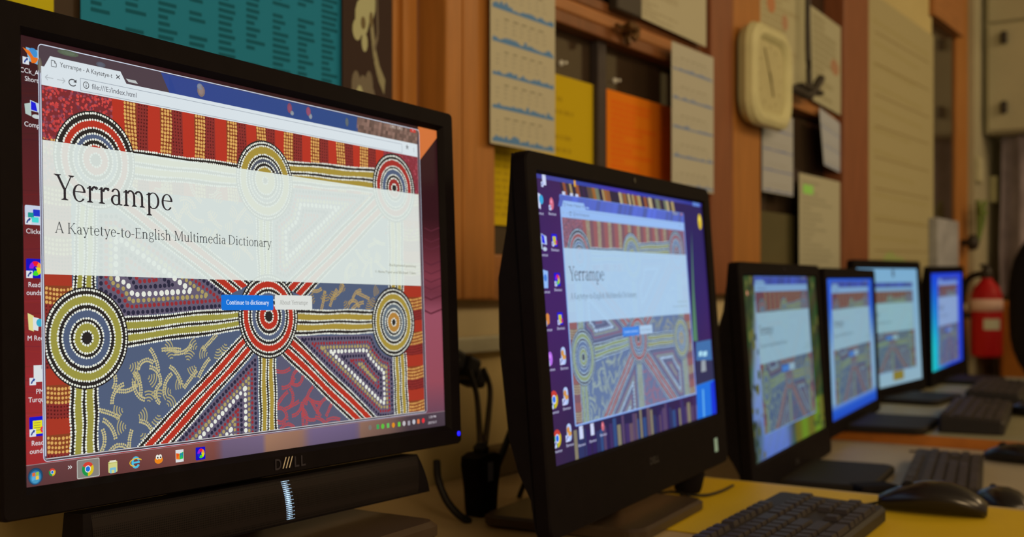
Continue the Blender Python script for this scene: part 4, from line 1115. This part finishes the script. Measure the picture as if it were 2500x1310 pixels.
def bones(A):
    def blob(pts, c, k=3):
        for x, y, r1, r2 in pts: A.layer(k).disc(x, y, r1, c, 12, r2)
    c1, c2, c3 = (134, 118, 72), (112, 94, 58), (88, 70, 46)
    A.layer(1).rect(0, 0, 100, 100, (44, 28, 18))
    # a small animal skeleton, head down, tail curling right
    blob(((50, 41, 15, 7.5), (38, 47, 14, 7), (28, 52, 9, 4), (43, 56, 6, 3.5)), c1, 4); blob(((40, 49, 5, 2.4), (56, 47, 4, 3)), (84, 64, 34), 5)
    A.layer(3).line([(56, 46), (60, 54), (64, 60), (72, 66), (84, 71)], 6, c2); A.line([(32, 40), (30, 30), (34, 24)], 6, c2); A.line([(68, 38), (70, 52), (62, 58)], 3, c3)
    blob(((30, 82, 12, 9), (40, 77, 12, 9), (26, 73, 9, 6), (56, 80, 10, 9), (52, 72, 8, 6)), c3, 3); blob(((33, 80, 9, 8), (40, 86, 9, 4), (33, 92, 5, 7), (45, 91, 4, 6)), c1, 4)
    A.layer(3).line([(45, 86), (60, 94), (74, 99), (84, 104)], 3.5, (90, 74, 66)); blob(((52, 102, 6, 2), (78, 106, 10, 4)), c2, 4); blob(((40, 105, 12, 3),), c3, 4)
    blob(((50, 12, 14, 7), (40, 18, 10, 6), (60, 6, 10, 5)), c2, 3); A.line([(50, 16), (66, 26), (80, 30)], 4, c2)
paper('animal_poster', zq(836, 957, 1.16, 1.52, 1.006), 1.006, (44, 28, 18), bones, 'black poster with pale drawings of small animal skeletons, beside the teal poster', 'poster')

# window 2
paper('paper_sheet', zq(1190, 1461, 1.09, 1.352, 1.011), 1.011, (150, 112, 6), textrows(22, (134, 98, 6), seed=5), 'yellow paper on the middle window, left of the orange paper', 'paper', None)
paper('paper_sheet', zq(1481, 1642, 1.07, 1.352, 1.011), 1.011, (206, 82, 6), textrows(24, (184, 70, 6), seed=6), 'orange paper on the middle window', 'paper')
zc = Zt(1270, 352, .966)
paper('strip_calendar', zq(1197, 1355, 1.205, 1.60, .960), .960, PAPER, cal(8, (70, 90, 100), seed=2), 'long pale calendar with blue bands hanging left of the yellow paper', 'calendar')
paper('strip_calendar', zq(1640, 1742, 1.182, 1.46, .958), .958, (140, 120, 86), cal(5, (90, 92, 96), seed=3), 'long pale calendar with grey bands hanging right of the orange paper', 'calendar')
paper('paper_sheet', [(1532, -120), (1724, -30), (1724, 115), (1532, 28)], .97, (142, 120, 80), textrows(16, (130, 108, 70), seed=8), 'large pale paper at the top of the middle window, above the orange paper', 'paper')
# latch and stay on window 2
def prop(name, label, cat, parts, m, group=None):
    bm = bmesh.new(); c = Vector(parts[0][1][0])
    for kind, pts, r in parts:
        if kind == 'tube': tube_bm(bm, [Vector(p) - c for p in pts], r, 8, 4)
        else:
            a, b = pts; bx(bm, min(a[0], b[0]) - c[0], max(a[0], b[0]) - c[0], min(a[1], b[1]) - c[1], max(a[1], b[1]) - c[1], min(a[2], b[2]) - c[2], max(a[2], b[2]) - c[2], r)
    o = fin(name, bm, m); o.location = c; tag(o, label, cat, group); return o
BRASS = mat('aged_brass', None, .4, .5, .2, 60, metal=.5, raw=(.16, .09, .035))
IRON = mat('dark_iron', None, .5, .4, .1, 60, raw=(.03, .024, .02))
prop('window_latch', 'aged brass window latch on the orange rail above the orange paper', 'latch',
     [('tube', [at(1522, 70, .975), at(1540, 62, .955), at(1556, 78, .95), at(1546, 96, .955)], .007), ('tube', [at(1530, 70, .98), at(1534, 108, .975)], .006), ('tube', [at(1505, 62, .972), at(1552, 80, .965)], .005)], BRASS)
prop('window_latch', 'black window catch at the top edge above the brass latch', 'latch', [('box', (at(1508, 22, .965), at(1545, -40, .985)), .004)], IRON)
for px, py, lb in ((1391, 152, 'tiny white stud standing for a glint in the glass above the yellow paper'), (1521, 195, 'tiny white stud standing for a glint in the glass above the orange paper')):
    bm = bmesh.new(); lathe(bm, ((.0055, 0), (.005, .003), (.0025, .006), (.0025, .012)), 14, Matrix.Rotation(PI / 2, 4, 'X'))  # pale studs stand in for small reflections in the window glass
    o = fin('glass_glint', bm, mat('glint_white', (170, 150, 120), .4, .4)); p = at(px, py, 1.0); o.location = (p[0], 1.0, p[2]); o.location.y = 1.018; tag(o, lb, 'glint')

# clock on the post
def clock():
    c = at(1868, 190, .945); w_, h_ = .122, .112
    root = empty('wall_clock', (c[0], .962, c[2])); tag(root, 'cream rounded square wall clock on the wooden post right of the middle window', 'clock')
    def sec(y, i, r): return [Vector((x, y, z)) for x, z in rr(-w_ + i, w_ - i, -h_ + i, h_ - i, r, 8)]
    CC = mat('cream_plastic', (156, 132, 78), .45, .3, .05)
    bm = bmesh.new(); loft(bm, [sec(0, .008, .05), sec(-.02, .0, .055), sec(-.034, .004, .055), sec(-.040, .014, .05), sec(-.040, .024, .045), sec(-.033, .032, .04), sec(-.030, .034, .04), sec(-.005, .034, .04)], True, True)
    fin('clock_case', bm, CC, root)
    bm = bmesh.new(); loft(bm, [sec(-.026, .034, .04), sec(-.0285, .034, .04)]); fin('clock_face', bm, mat('clock_dial', (142, 118, 68), .5, .3, .04), root)
    for nm, ang, L, wd in (('hour_hand', 205, .045, .006), ('minute_hand', 30, .07, .004)):
        bm = bmesh.new(); a = math.radians(ang); M_ = Matrix.Rotation(-a, 4, 'Y'); bx(bm, -wd / 2, wd / 2, -.0312, -.0300, -.012, L, 0, 2, M_); fin(nm, bm, mat('clock_hand', (122, 98, 54), .5), root)
    for k in range(12):
        bm = bmesh.new(); a = 2 * PI * k / 12; bx(bm, -.0015, .0015, -.0292, -.0284, .062, .070, 0, 2, Matrix.Rotation(-a, 4, 'Y')); fin('hour_mark', bm, mat('clock_hand', None), root)
clock()
# window 3 papers
paper('paper_sheet', [(1852, -70), (1978, -10), (1980, 240), (1852, 180)], .978, (138, 116, 72), lambda A: (textrows(14, (128, 104, 62), seed=12)(A), A.layer(3).disc(22, 26, 8, (140, 84, 44), 10, 9), A.disc(48, 38, 6, (134, 90, 54), 10, 8)), 'pale paper with reddish drawings on the right window, behind the clock', 'paper')
paper('paper_sheet', [(1978, 12), (2068, 78), (2072, 292), (1984, 244)], .972, (132, 112, 72), lambda A: (textrows(12, (118, 98, 60), seed=13)(A), A.layer(3).disc(62, 50, 12, (128, 84, 50), 10, 9)), 'pale paper right of the black window stay, touching the red-brown post', 'paper')
paper('strip_calendar', zq(1861, 1936, 1.21, 1.40, .98), .98, (132, 116, 92), cal(4, (84, 82, 92), seed=14), 'short calendar with grey bands under the clock', 'calendar')
paper('strip_calendar', [(2000, 262), (2050, 300), (2064, 428), (2012, 402)], .974, (130, 116, 96), cal(3, (92, 90, 96), seed=15), 'small tilted calendar hanging against the red-brown post', 'calendar')
paper('paper_sheet', zq(1951, 2058, .985, 1.27, .974), .974, (134, 114, 76), lambda A: (textrows(20, (118, 100, 66), seed=16, h=.5)(A), A.layer(3).rect(8, 9, 30, 17, (116, 160, 56))), 'pale paper with a bright green mark, low on the right window', 'paper')
prop('window_stay', 'black window stay with a long rod and handle between two pale papers', 'latch',
     [('tube', [at(1972, -20, .955), at(1972, 120, .955), at(1976, 215, .95)], .007), ('tube', [at(1920, 212, .955), at(1948, 222, .945), at(1976, 232, .94), at(2004, 192, .945)], .011), ('box', (at(1962, 200, .93), at(1990, 236, .955)), .006)], IRON)
# chart
def chart(A):
    textrows(13, (124, 100, 54), seed=20, h=.16, wd=(60, 100), y0=8, y1=98)(A)
    r = random.Random(2)
    for k in range(0): A.layer(3).disc(r.uniform(15, 90), r.uniform(45, 70), r.uniform(6, 12), (134, 102, 60), 10, 4)
    for k in range(12): A.layer(4).disc(r.uniform(10, 70), r.uniform(84, 98), r.uniform(8, 14), (118, 112, 54), 10, 4)
    for k in range(9): A.layer(5).line([(8, 12 + k * 10), (92, 12 + k * 10 - r.uniform(0, 1))], .5, (112, 86, 46))
paper('wall_chart', zq(2121, 2279, .93, 1.85, .985), .985, (128, 104, 60), chart, 'tall cream chart with faint ruled lines and a greenish foot, right of the red-brown post', 'chart')

# ------------------------------------------------------------------ right end of the room
def group_box(name, label, cat, parts):
    a = parts[0]; c = Vector(((a[1] + a[2]) / 2, (a[3] + a[4]) / 2, a[5]))
    root = empty(name, c); tag(root, label, cat)
    for nm, x0, x1, y0, y1, z0, z1, m, bev in parts:
        o = box(nm, x0, x1, y0, y1, z0, z1, m, None, bev); o.location = Vector(o.location) - c; o.parent = root
    return root
def exY(px, Xw): return atx(px, 0, Xw)[1]
CUP = mat('cream_painted_cupboard', (132, 110, 70), .5, .3, .05, 6)
zc0 = atx(2460, 322, 4.86)[2]
yk = exY(2452, 4.86)
group_box('wall_cupboard', 'cream wall cupboard with two black knobs high on the end wall', 'cupboard',
          [('body', 4.88, 5.12, .2, .975, zc0, 2.55, CUP, .004),
           ('door', 4.865, 4.88, .22, .96, zc0 + .01, (zc0 + 2.5) / 2 - .02, CUP, .003), ('door', 4.865, 4.88, .22, .96, (zc0 + 2.5) / 2 - .01, 2.54, CUP, .003),
           ('knob', 4.84, 4.865, yk - .012, yk + .012, atx(2452, 262, 4.86)[2] - .025, atx(2452, 262, 4.86)[2] + .025, IRON, .008),
           ('knob', 4.84, 4.865, yk - .012, yk + .012, atx(2452, 92, 4.86)[2] - .025, atx(2452, 92, 4.86)[2] + .025, IRON, .008)])
# dark folded sheet added to stand for the shaded niche below the cupboard
bm = bmesh.new(); N = 60; top = []; rows_ = []
for z in (zc0 - .005, 1.35, 1.15, atx(2460, 735, 4.72)[2] + .02):
    rows_.append([(4.98 + .022 * math.sin(i * .9) + .01 * math.sin(i * 2.3 + z * 4), .93 - (.86) * i / N + .015 * math.sin(z * 7 + i * .2) * (zc0 - z), z) for i in range(N + 1)])
vv = [[bm.verts.new(p) for p in r_] for r_ in rows_]; v2 = [[bm.verts.new((p[0] + .006, p[1], p[2])) for p in r_] for r_ in rows_]
for V, s in ((vv, 1), (v2, -1)):
    for a, b in zip(V, V[1:]):
        for i in range(N): bm.faces.new([a[i], a[i + 1], b[i + 1], b[i]][::s])
o = fin('shade_backdrop', bm, mat('niche_shade_brown', (104, 82, 66), .9, .1, .25, 12), None, True); tag(o, 'dark brown folded sheet added to stand for the shaded niche below the cream cupboard', 'shade_backdrop')
# switch box
p = at(2428, 470, .96); o = box('switch_box', 5.03, 5.09, .955, .985, atx(2428, 490, 4.95)[2], atx(2428, 425, 4.95)[2], mat('cream_plastic', None), None, .004)
tag(o, 'small cream switch box in the corner beside the shaded niche', 'switch')
p0 = at(2388, 445, .98); o = box('wall_conduit', p0[0] - .03, p0[0] + .03, .965, .985, Zt(2388, 445, .98), Zt(2388, 385, .98), mat('pale_conduit', (140, 118, 74), .5), None, .004); tag(o, 'small pale box fixed to the cream corner wall', 'box')
p0 = at(2378, 560, .97); bm = bmesh.new()
for k in range(9): tube_bm(bm, [Vector((0, 0, -.05)), Vector((.03 * math.sin(k * 2.1), .0 - .02 * abs(math.cos(k)), .03 + .01 * k)), Vector((.05 * math.sin(k * 2.1), -.02, .06 + .012 * (k % 4)))], .007, 5, 3)
o = fin('hanging_plant', bm, mat('dull_green_leaf', (84, 84, 30), .7)); o.location = (p0[0], .955, p0[2]); tag(o, 'small green sprig hanging on the wall between the dark window and the extinguisher', 'plant')
# clutter below window 4
o = box('paper_bundle', X(2278, .97), X(2330, .97), .955, .985, Zt(2300, 652, .97), Zt(2300, 535, .97), mat('greyish_paper', (118, 102, 82), .8, .1, .2, 20), None, .004); tag(o, 'greyish papers pinned below the dark narrow window', 'paper')
bm = bmesh.new(); lathe(bm, ((.012, 0), (.012, .02), (.03, .03), (.03, .05), (.02, .06)), 16, Matrix.Rotation(PI / 2, 4, 'X')); o = fin('door_knob', bm, IRON); p = at(2352, 592, 1.0); o.location = (p[0], 1.007, p[2]); tag(o, 'dark round knob on the wooden upright left of the extinguisher', 'knob')

# fire extinguisher hung at the corner
def extinguisher():
    c = atx(2409, 870, 4.6); r = .056
    zt = atx(2409, 665, 4.6)[2]; zb = c[2]; root = empty('fire_extinguisher', (4.6, c[1], zb)); tag(root, 'red fire extinguisher with a white band and a pale label, at the far right end', 'fire extinguisher')
    REDM = mat('red_enamel', (138, 8, 8), .5, .3, .05)
    H = zt - zb - .03
    bm = bmesh.new(); lathe(bm, ((r * .9, 0), (r, .012), (r, H - .06), (r * .8, H - .025), (r * .4, H), (.02, H + .01)), 28); fin('cylinder', bm, REDM, root, True)
    bm = bmesh.new(); lathe(bm, ((.02, H), (.022, H + .03), (.015, H + .05)), 14); fin('valve', bm, IRON, root)
    bm = bmesh.new(); bx(bm, -.08, .02, -.01, .01, H + .05, H + .062, .003); bx(bm, -.07, .02, -.01, .01, H + .025, H + .035, .003); fin('handle', bm, IRON, root)
    bm = bmesh.new(); lathe(bm, ((r + .0012, H - .115), (r + .0012, H - .07)), 28); fin('white_band', bm, mat('white_label', (176, 126, 92), .6), root, True)
    bm = bmesh.new(); vs_ = []
    for z in (H * .36, H * .5): vs_.append([bm.verts.new(((r + .0015) * math.cos(math.radians(a)), (r + .0015) * math.sin(math.radians(a)), z)) for a in range(180, 246, 8)])
    for i in range(len(vs_[0]) - 1): bm.faces.new((vs_[0][i], vs_[0][i + 1], vs_[1][i + 1], vs_[1][i]))
    fin('label', bm, mat('pale_label', (150, 130, 90), .6), root)
    bm = bmesh.new(); tube_bm(bm, [(0, .01, H + .03), (.02, .075, H), (.0, .088, H * .6), (-.01, .085, .1), (-.02, .07, -.10), (-.02, .06, -.24)], .012, 8); fin('hose', bm, RUBBER, root, True)
    bm = bmesh.new(); bx(bm, -.02, .02, .05, .984 - c[1], H * .5, H * .58, .002); fin('wall_bracket', bm, IRON, root)
extinguisher()
# wooden cabinet low at the end wall
ycab = exY(2440, 4.72)
group_box('wooden_cabinet', 'orange wooden cabinet at the far end, right of the fire extinguisher', 'cabinet',
          [('body', 4.73, 5.1, ycab - .55, ycab, .04, atx(2460, 735, 4.72)[2], mat('orange_cabinet_wood', (150, 82, 22), .5, .3, .12, 10), .004),
           ('plinth', 4.75, 5.08, ycab - .53, ycab - .02, 0, .04, DARKF, 0),
           ('door', 4.715, 4.73, ycab - .27, ycab - .01, .06, atx(2460, 735, 4.72)[2] - .01, mat('orange_cabinet_wood', None), .003),
           ('handle', 4.70, 4.715, ycab - .25, ycab - .24, .5, .6, IRON, .002)])

# dark office chair, mostly outside the frame
def chair():
    q = atx(2484, 760, 4.4); root = empty('office_chair', (4.45, q[1] - .165, 0)); tag(root, 'black office chair with a tall back at the right edge, partly out of frame', 'chair')
    bm = bmesh.new(); L = []
    for k in range(13):
        t = k / 12; z = .62 + .56 * t; hw = .20 * (1 - (abs(2 * t - 1.05)) ** 3.2 * .5); L.append([Vector((-.05 + .03 * math.sin(t * 3) + d * .03, y * hw, z)) for y, d in ((-1, 0), (-.8, 1), (0, 1.3), (.8, 1), (1, 0), (.8, -1), (0, -1.2), (-.8, -1))])
    loft(bm, L); CH = mat('black_chair_fabric', None, .85, .15, .2, 60, raw=(.012, .010, .012)); fin('backrest', bm, CH, root, True)
    bm = bmesh.new(); loft(bm, [[Vector((x, y, z)) for x, y in rr(-.5 + i, -.04 - i, -.23 + i, .23 - i, .08, 5)] for z, i in ((.44, .02), (.455, 0), (.5, 0), (.52, .03))]); fin('seat', bm, CH, root, True)
    bm = bmesh.new(); lathe(bm, ((.03, .08), (.03, .25), (.02, .25), (.02, .44)), 16, Matrix.Translation((-.27, 0, 0))); bx(bm, -.07, -.04, -.03, .03, .46, .7, .006); fin('column', bm, PLASTIC2, root)
    for k in range(5):
        a = 2 * PI * k / 5; d = Vector((math.cos(a), math.sin(a), 0)); bm = bmesh.new(); tube_bm(bm, [Vector((-.27, 0, .09)), Vector((-.27, 0, .09)) + d * .15, Vector((-.27, 0, .065)) + d * .28], .018, 8, 3)
        lg_ = fin('leg', bm, PLASTIC2, root, True); bm = bmesh.new(); lathe(bm, ((.01, -.012), (.027, -.01), (.027, .01), (.01, .012)), 14, Matrix.Translation(Vector((-.27, 0, .027)) + d * .29) @ Matrix.Rotation(a, 4, 'Z') @ Matrix.Rotation(PI / 2, 4, 'X')); fin('castor', bm, PLASTIC2, lg_)
chair()

# ------------------------------------------------------------------ desks
def desk(name, x0, x1, y0, y1, z, topm, edgem, label, th=.028):
    c = Vector(((x0 + x1) / 2, (y0 + y1) / 2, 0)); root = empty(name, c); tag(root, label, 'desk', 'desks along the wall')
    def part(nm, a, b, d, e, f, g, m, bev=.001):
        o = box(nm, a, b, d, e, f, g, m, None, bev); o.location = Vector(o.location) - c; o.parent = root; return o
    part('desktop', x0 + .004, x1 - .004, y0 + .004, y1, z - th, z, topm)
    part('edge_strip', x0, x0 + .004, y0, y1, z - th, z - .0005, edgem, 0); part('edge_strip', x1 - .004, x1, y0, y1, z - th, z - .0005, edgem, 0); part('edge_strip', x0, x1, y0 - .002, y0 + .002, z - th, z - .0005, edgem, 0)
    FR = mat('dark_steel', None, .5, .4, .05, 40, raw=(.05, .045, .04))
    for x in (x0 + .04, x1 - .04):
        for y in (y0 + .05, y1 - .05): part('leg', x - .015, x + .015, y - .015, y + .015, 0, z - th, FR, .002)
    part('apron', x0 + .055, x1 - .055, y1 - .06, y1 - .045, z - th - .08, z - th, FR)
    return root
TAN1 = mat('tan_laminate', (128, 94, 52), .45, .35, .06, 9)
BEI = mat('beige_laminate', (116, 92, 60), .45, .35, .06, 9)
CRM = mat('cream_laminate', (100, 82, 48), .45, .35, .06, 9)
EDG = mat('tan_edging', (160, 124, 56), .5, .3)
OEDG = mat('orange_wood_edging', (132, 66, 14), .5, .3, .15, 20)
desk('computer_desk', -1.2, 1.535, .18, .972, .72, TAN1, EDG, 'tan-topped desk carrying the two nearest monitors')
desk('computer_desk', 1.54, 2.325, .18, .972, .68, BEI, EDG, 'beige desk in the middle, between the yellow sheet and the orange-edged desk')
desk('computer_desk', 2.33, 3.93, .18, .972, .70, CRM, OEDG, 'farthest desk, cream-topped with an orange wooden edge, carrying the three farthest screens')
# yellow sheet
bm = bmesh.new(); bx(bm, -.17, .17, -.28, .28, 0, .0016, .0004, 1, Matrix.Rotation(-.02, 4, 'Z')); o = fin('desk_mat', bm, mat('yellow_sheet', (150, 107, 8), .5, .3, .05, 6)); o.location = (1.345, .472, .7203); tag(o, 'large yellow sheet lying on the desk under the keyboard in front', 'mat')

# small desktop computer under the near monitor
group_box('desktop_computer', 'slim black desktop computer lying flat under the near monitor', 'computer',
          [('case', .53, .772, .575, .80, .72, .7848, GLOSSB, .003), ('front_panel', .535, .768, .571, .575, .724, .781, PLASTIC2, .001)])

# ------------------------------------------------------------------ keyboards and mice
KEYM = mat('black_keycap', None, .45, .4, .15, 60, raw=(.026, .021, .023))
KBM = mat('black_keyboard_body', None, .5, .35, .1, 60, raw=(.014, .012, .013))
def keys_layout():
    out = []; u = .019
    rows = [(0, [1, 0, 1, 1, 1, 1, 0.5, 1, 1, 1, 1, 0.5, 1, 1, 1, 1]), ]
    L = []
    def row(y, ws, x0=0.0):
        x = x0
        for w_ in ws:
            if w_ > 0: L.append((x, y, w_)); x += w_
            else: x += -w_
    row(5.3, [1, -1, 1, 1, 1, 1, -.5, 1, 1, 1, 1, -.5, 1, 1, 1, 1, -.25, 1, 1, 1])
    row(4, [1] * 13 + [2, -.25, 1, 1, 1, -.25, 1, 1, 1, 1]); row(3, [1.5] + [1] * 12 + [1.5, -.25, 1, 1, 1, -.25, 1, 1, 1]); row(2, [1.75] + [1] * 11 + [2.25, -3.5, 1, 1, 1])
    row(1, [2.25] + [1] * 10 + [2.75, -1.25, 1, -1.25, 1, 1, 1, 1]); row(0, [1.25, 1.25, 1.25, 6.25, 1.25, 1.25, 2.5, -.25, 1, 1, 1, -.25, 2, 1])
    return L, u
def keyboard(loc, rz, label, detail, thick=.018, sc=1.0):
    root = empty('keyboard', loc, rz); root.scale = (sc, sc, 1); tag(root, label, 'keyboard', 'keyboards on the desks')
    L, u = keys_layout(); W_, D_ = 23.1 * u, 6.7 * u
    bm = bmesh.new(); loft(bm, [[Vector((x, y, (z * (1 + .35 * (y + D_ / 2) / D_)) if z > .001 else 0)) for x, y in rr(-W_ / 2 + i, W_ / 2 - i, -D_ / 2 + i, D_ / 2 - i, .008, 4)] for z, i in ((0, .002), (.002, 0), (thick - .004, 0), (thick, .003))])
    fin('body', bm, KBM, root)
    allb = bmesh.new(); cnt = 0
    for x, y, w_ in L:
        x0 = -W_ / 2 + .006 + x * u * .985; y0 = -D_ / 2 + .004 + y * u; z = thick * (1 + .35 * (y0 + D_ / 2) / D_) - .001
        b = allb if not detail else bmesh.new()
        n0 = [Vector((x0 + a * (w_ * u * .985), y0 + d * u, z + h)) for h, a, d in ()]
        lo = [Vector((x0 + .001, y0 + .001, z)), Vector((x0 + w_ * u * .985 - .001, y0 + .001, z)), Vector((x0 + w_ * u * .985 - .001, y0 + u - .001, z)), Vector((x0 + .001, y0 + u - .001, z))]
        hi = [p + Vector((s * .0022, t * .0022, .0065)) for p, s, t in zip(lo, (1, -1, -1, 1), (1, 1, -1, -1))]
        loft(b, [lo, hi])
        if detail:
            cnt += 1
            if cnt <= 99: fin('key', b, KEYM, root)
            else:
                if cnt == 100: rest = bmesh.new()
                loft(rest, [lo, hi]); b.free()
    if detail and cnt > 99:
        o = fin('key', rest, KEYM, root); o['kind'] = 'stuff'
    if not detail: fin('key_block', allb, KEYM, root)
    else: allb.free()
    return root
KB = []
keyboard((1.132, .428, .7222), math.radians(3.5), 'black keyboard in front on the yellow sheet', True)
keyboard((1.93, .445, .6802), math.radians(11), 'black keyboard on the beige desk behind the nearest mouse', False, .018, .88)
keyboard((2.61, .535, .7002), math.radians(8), 'black keyboard on the cream desk beyond the orange edge', False, .026, .97)
keyboard((3.20, .60, .7002), math.radians(6), 'farthest black keyboard, in front of the two farthest screens', False, .026, 1.0)

def mouse(loc, rz, label, size=1.0, wheel=True):
    root = empty('mouse', loc, rz); tag(root, label, 'mouse', 'mice on the desks')
    bm = bmesh.new(); L = []; n = 16
    for k in range(13):
        t = k / 12; x = -.055 + .11 * t; hw = .031 * math.sin(PI * (.08 + .86 * t)) ** .45 * (1 - .12 * t); h = .036 * math.sin(PI * (.06 + .82 * t)) ** .7 * (1.06 - .35 * t) + .003
        sec = []
        for i in range(n):
            a = 2 * PI * i / n; y = hw * math.cos(a); z = h * .5 + h * .5 * math.sin(a)
            if z < h * .12: z = 0 + .001
            sec.append(Vector((x * size, y * size, z * size)))
        L.append(sec)
    loft(bm, L); fin('shell', bm, mat('glossy_black_mouse', None, .25, .5, .05, 30, raw=(.010, .008, .010)), root, True)
    bm = bmesh.new(); lathe(bm, ((.008, -.003), (.0095, -.002), (.0095, .002), (.008, .003)), 14, Matrix.Translation((.024 * size, 0, .0245 * size)) @ Matrix.Rotation(PI / 2, 4, 'X')); fin('scroll_wheel', bm, RUBBER, root)
    bm = bmesh.new(); tube_bm(bm, [(.052 * size, 0, .008), (.09, .012, .003), (.14, -.01, .003), (.19, .02, .003)], .0018, 6, 6); fin('cable', bm, RUBBER, root, True)
    return root
m1 = on(2282, 1248, .722)
mouse((1.438, .347, .7222), math.radians(98), 'large black mouse on the yellow sheet, right of the front keyboard', 1.12)
bm = bmesh.new(); lathe(bm, ((.006, -.001), (.005, .0016)), 14, Matrix.Translation((-.036, -.004, .0300)) @ Matrix.Rotation(-.5, 4, 'Y')); fin('mark', bm, mat('silver_mark', None, .3, .5, metal=.0, raw=(.8, .75, .65)), bpy.data.objects['mouse'])
mouse((1.72, .322, .6802), math.radians(35), 'black mouse seen end-on beside the nearest mouse, at the yellow sheet\'s edge', 1.0)
mouse((2.20, .385, .6802), math.radians(80), 'black mouse at the right edge of the photo, on the beige desk')
mouse((2.80, .455, .7002), math.radians(70), 'small dark mouse far back on the cream desk, right of the third keyboard')
p = on(2132, 1203, .68); o = box('glasses_case', -.034, .034, -.022, .022, 0, .014, PLASTIC2, bpy.data.objects['keyboard'], .005); o.parent = None; o.location = (p[0], p[1], .6802); o.rotation_euler = (0, 0, math.radians(-40)); tag(o, 'small flat black case on the beige desk beside its keyboard', 'case')

# ------------------------------------------------------------------ cables and plugs between the two near monitors
def cable(name, label, pts, r=.0035, m=RUBBER, cat='cable', group='cables at the wall'):
    bm = bmesh.new(); c = Vector(pts[0]); tube_bm(bm, [Vector(p) - c for p in pts], r, 8, 8); o = fin(name, bm, m, None, True); o.location = c; tag(o, label, cat); return o
c = at(1130, 885, .96)
R30 = Matrix.Rotation(math.radians(22), 4, 'Y')
for nm, bxs, lb, ct in (('socket_block', ((-.05, -.018, -.018, .032, -.036, .0), (-.04, .0, -.012, .032, -.016, .014)), 'black double socket block on the wall duct just behind the near monitor\'s right edge', 'socket'),
                        ('power_plug', ((-.0, .030, -.018, .024, -.018, .014),), 'black power plug pushed into the socket block, nearer the near monitor', 'plug'),
                        ('power_plug', ((.031, .056, -.014, .022, -.022, .004),), 'black power plug at the right end of the socket block', 'plug')):
    bm = bmesh.new()
    for q_ in bxs: bx(bm, *q_, .006, 2, R30)
    o = fin(nm, bm, RUBBER); o.location = (c[0], .965, c[2]); tag(o, lb, ct)
def A3(*q): return [at(px, py, Y) for px, py, Y in q]
cable('power_cable', 'black cable dropping from the plugs to the adaptor, the left one of the pair', A3((1146, 905, .945), (1163, 960, .92), (1170, 1040, .86), (1172, 1090, .812)), .004)
cable('power_cable', 'black cable dropping from the plugs to the adaptor, the right one of the pair', A3((1180, 900, .94), (1196, 945, .92), (1193, 1010, .87), (1183, 1090, .812)), .004)
cable('power_cable', 'black cable slanting from the second monitor down to the adaptor', A3((1268, 1000, .80), (1248, 1050, .80), (1225, 1110, .80), (1200, 1168, .80)), .0045)
cable('power_cable', 'black cable curving left of the adaptor down to the desk', A3((1066, 1125, .82), (1070, 1170, .81), (1090, 1220, .80), (1120, 1256, .79), (1146, 1272, .785)), .0045)
cable('power_cable', 'short black cable dropping behind the left edge of the second monitor', A3((1284, 1170, .80), (1270, 1205, .82), (1258, 1240, .84)), .0035)
c = at(1178, 1276, .80); zz = .7202
root = empty('power_adaptor', (c[0] - .003, .80, zz)); tag(root, 'black power adaptor standing on end against the wall between the two near monitors', 'adaptor')
s = (at(1176, 1100, .80)[2] - zz)
bm = bmesh.new(); loft(bm, [[Vector((x, y, z)) for x, y in rr(-a, a, -.015, .015, .008, 4)] for z, a in ((.0, .016), (.008, .018), (s * .45, .021), (s * .8, .027), (s * .93, .026), (s * .98, .014))]); fin('body', bm, PLASTIC, root)
bm = bmesh.new(); bx(bm, -.008, .002, -.0165, -.0155, s * .55, s * .85, 0); fin('label', bm, mat('grey_label', (70, 62, 62), .5), root)
bm = bmesh.new(); lathe(bm, ((.009, s * .95), (.010, s * 1.06), (.005, s * 1.14)), 12, Matrix.Translation((0, 0, 0))); fin('cord_grip', bm, RUBBER, root)
o = box('storage_tin', at(1172, 0, .96)[0], at(1232, 0, .96)[0], .93, .965, .7205, at(1200, 1086, .96)[2], mat('brown_card', (92, 66, 34), .7), None, .003); tag(o, 'small brown card box against the wall behind the adaptor', 'box')
# cables on the yellow sheet behind the second computer
def D3(*q): return [on(px, py, .7255) for px, py in q]
cable('thin_cable', 'thin black cable looping on the yellow sheet', D3((1590, 1206), (1640, 1200), (1682, 1212), (1672, 1232), (1620, 1240), (1590, 1232)), .0018)
cable('thin_cable', 'thin black cable trailing over the yellow sheet toward the third screen', D3((1660, 1206), (1720, 1208), (1760, 1198), (1790, 1184)), .0018)
p = on(1680, 1200, .722); bm = bmesh.new(); lathe(bm, ((.016, 0), (.018, .004), (.022, .022), (.021, .034), (.008, .038)), 18); o = fin('desk_speaker', bm, PLASTIC2, None, True); o.location = (p[0], p[1], .7222); tag(o, 'small rounded black speaker on the yellow sheet behind the second computer', 'speaker')
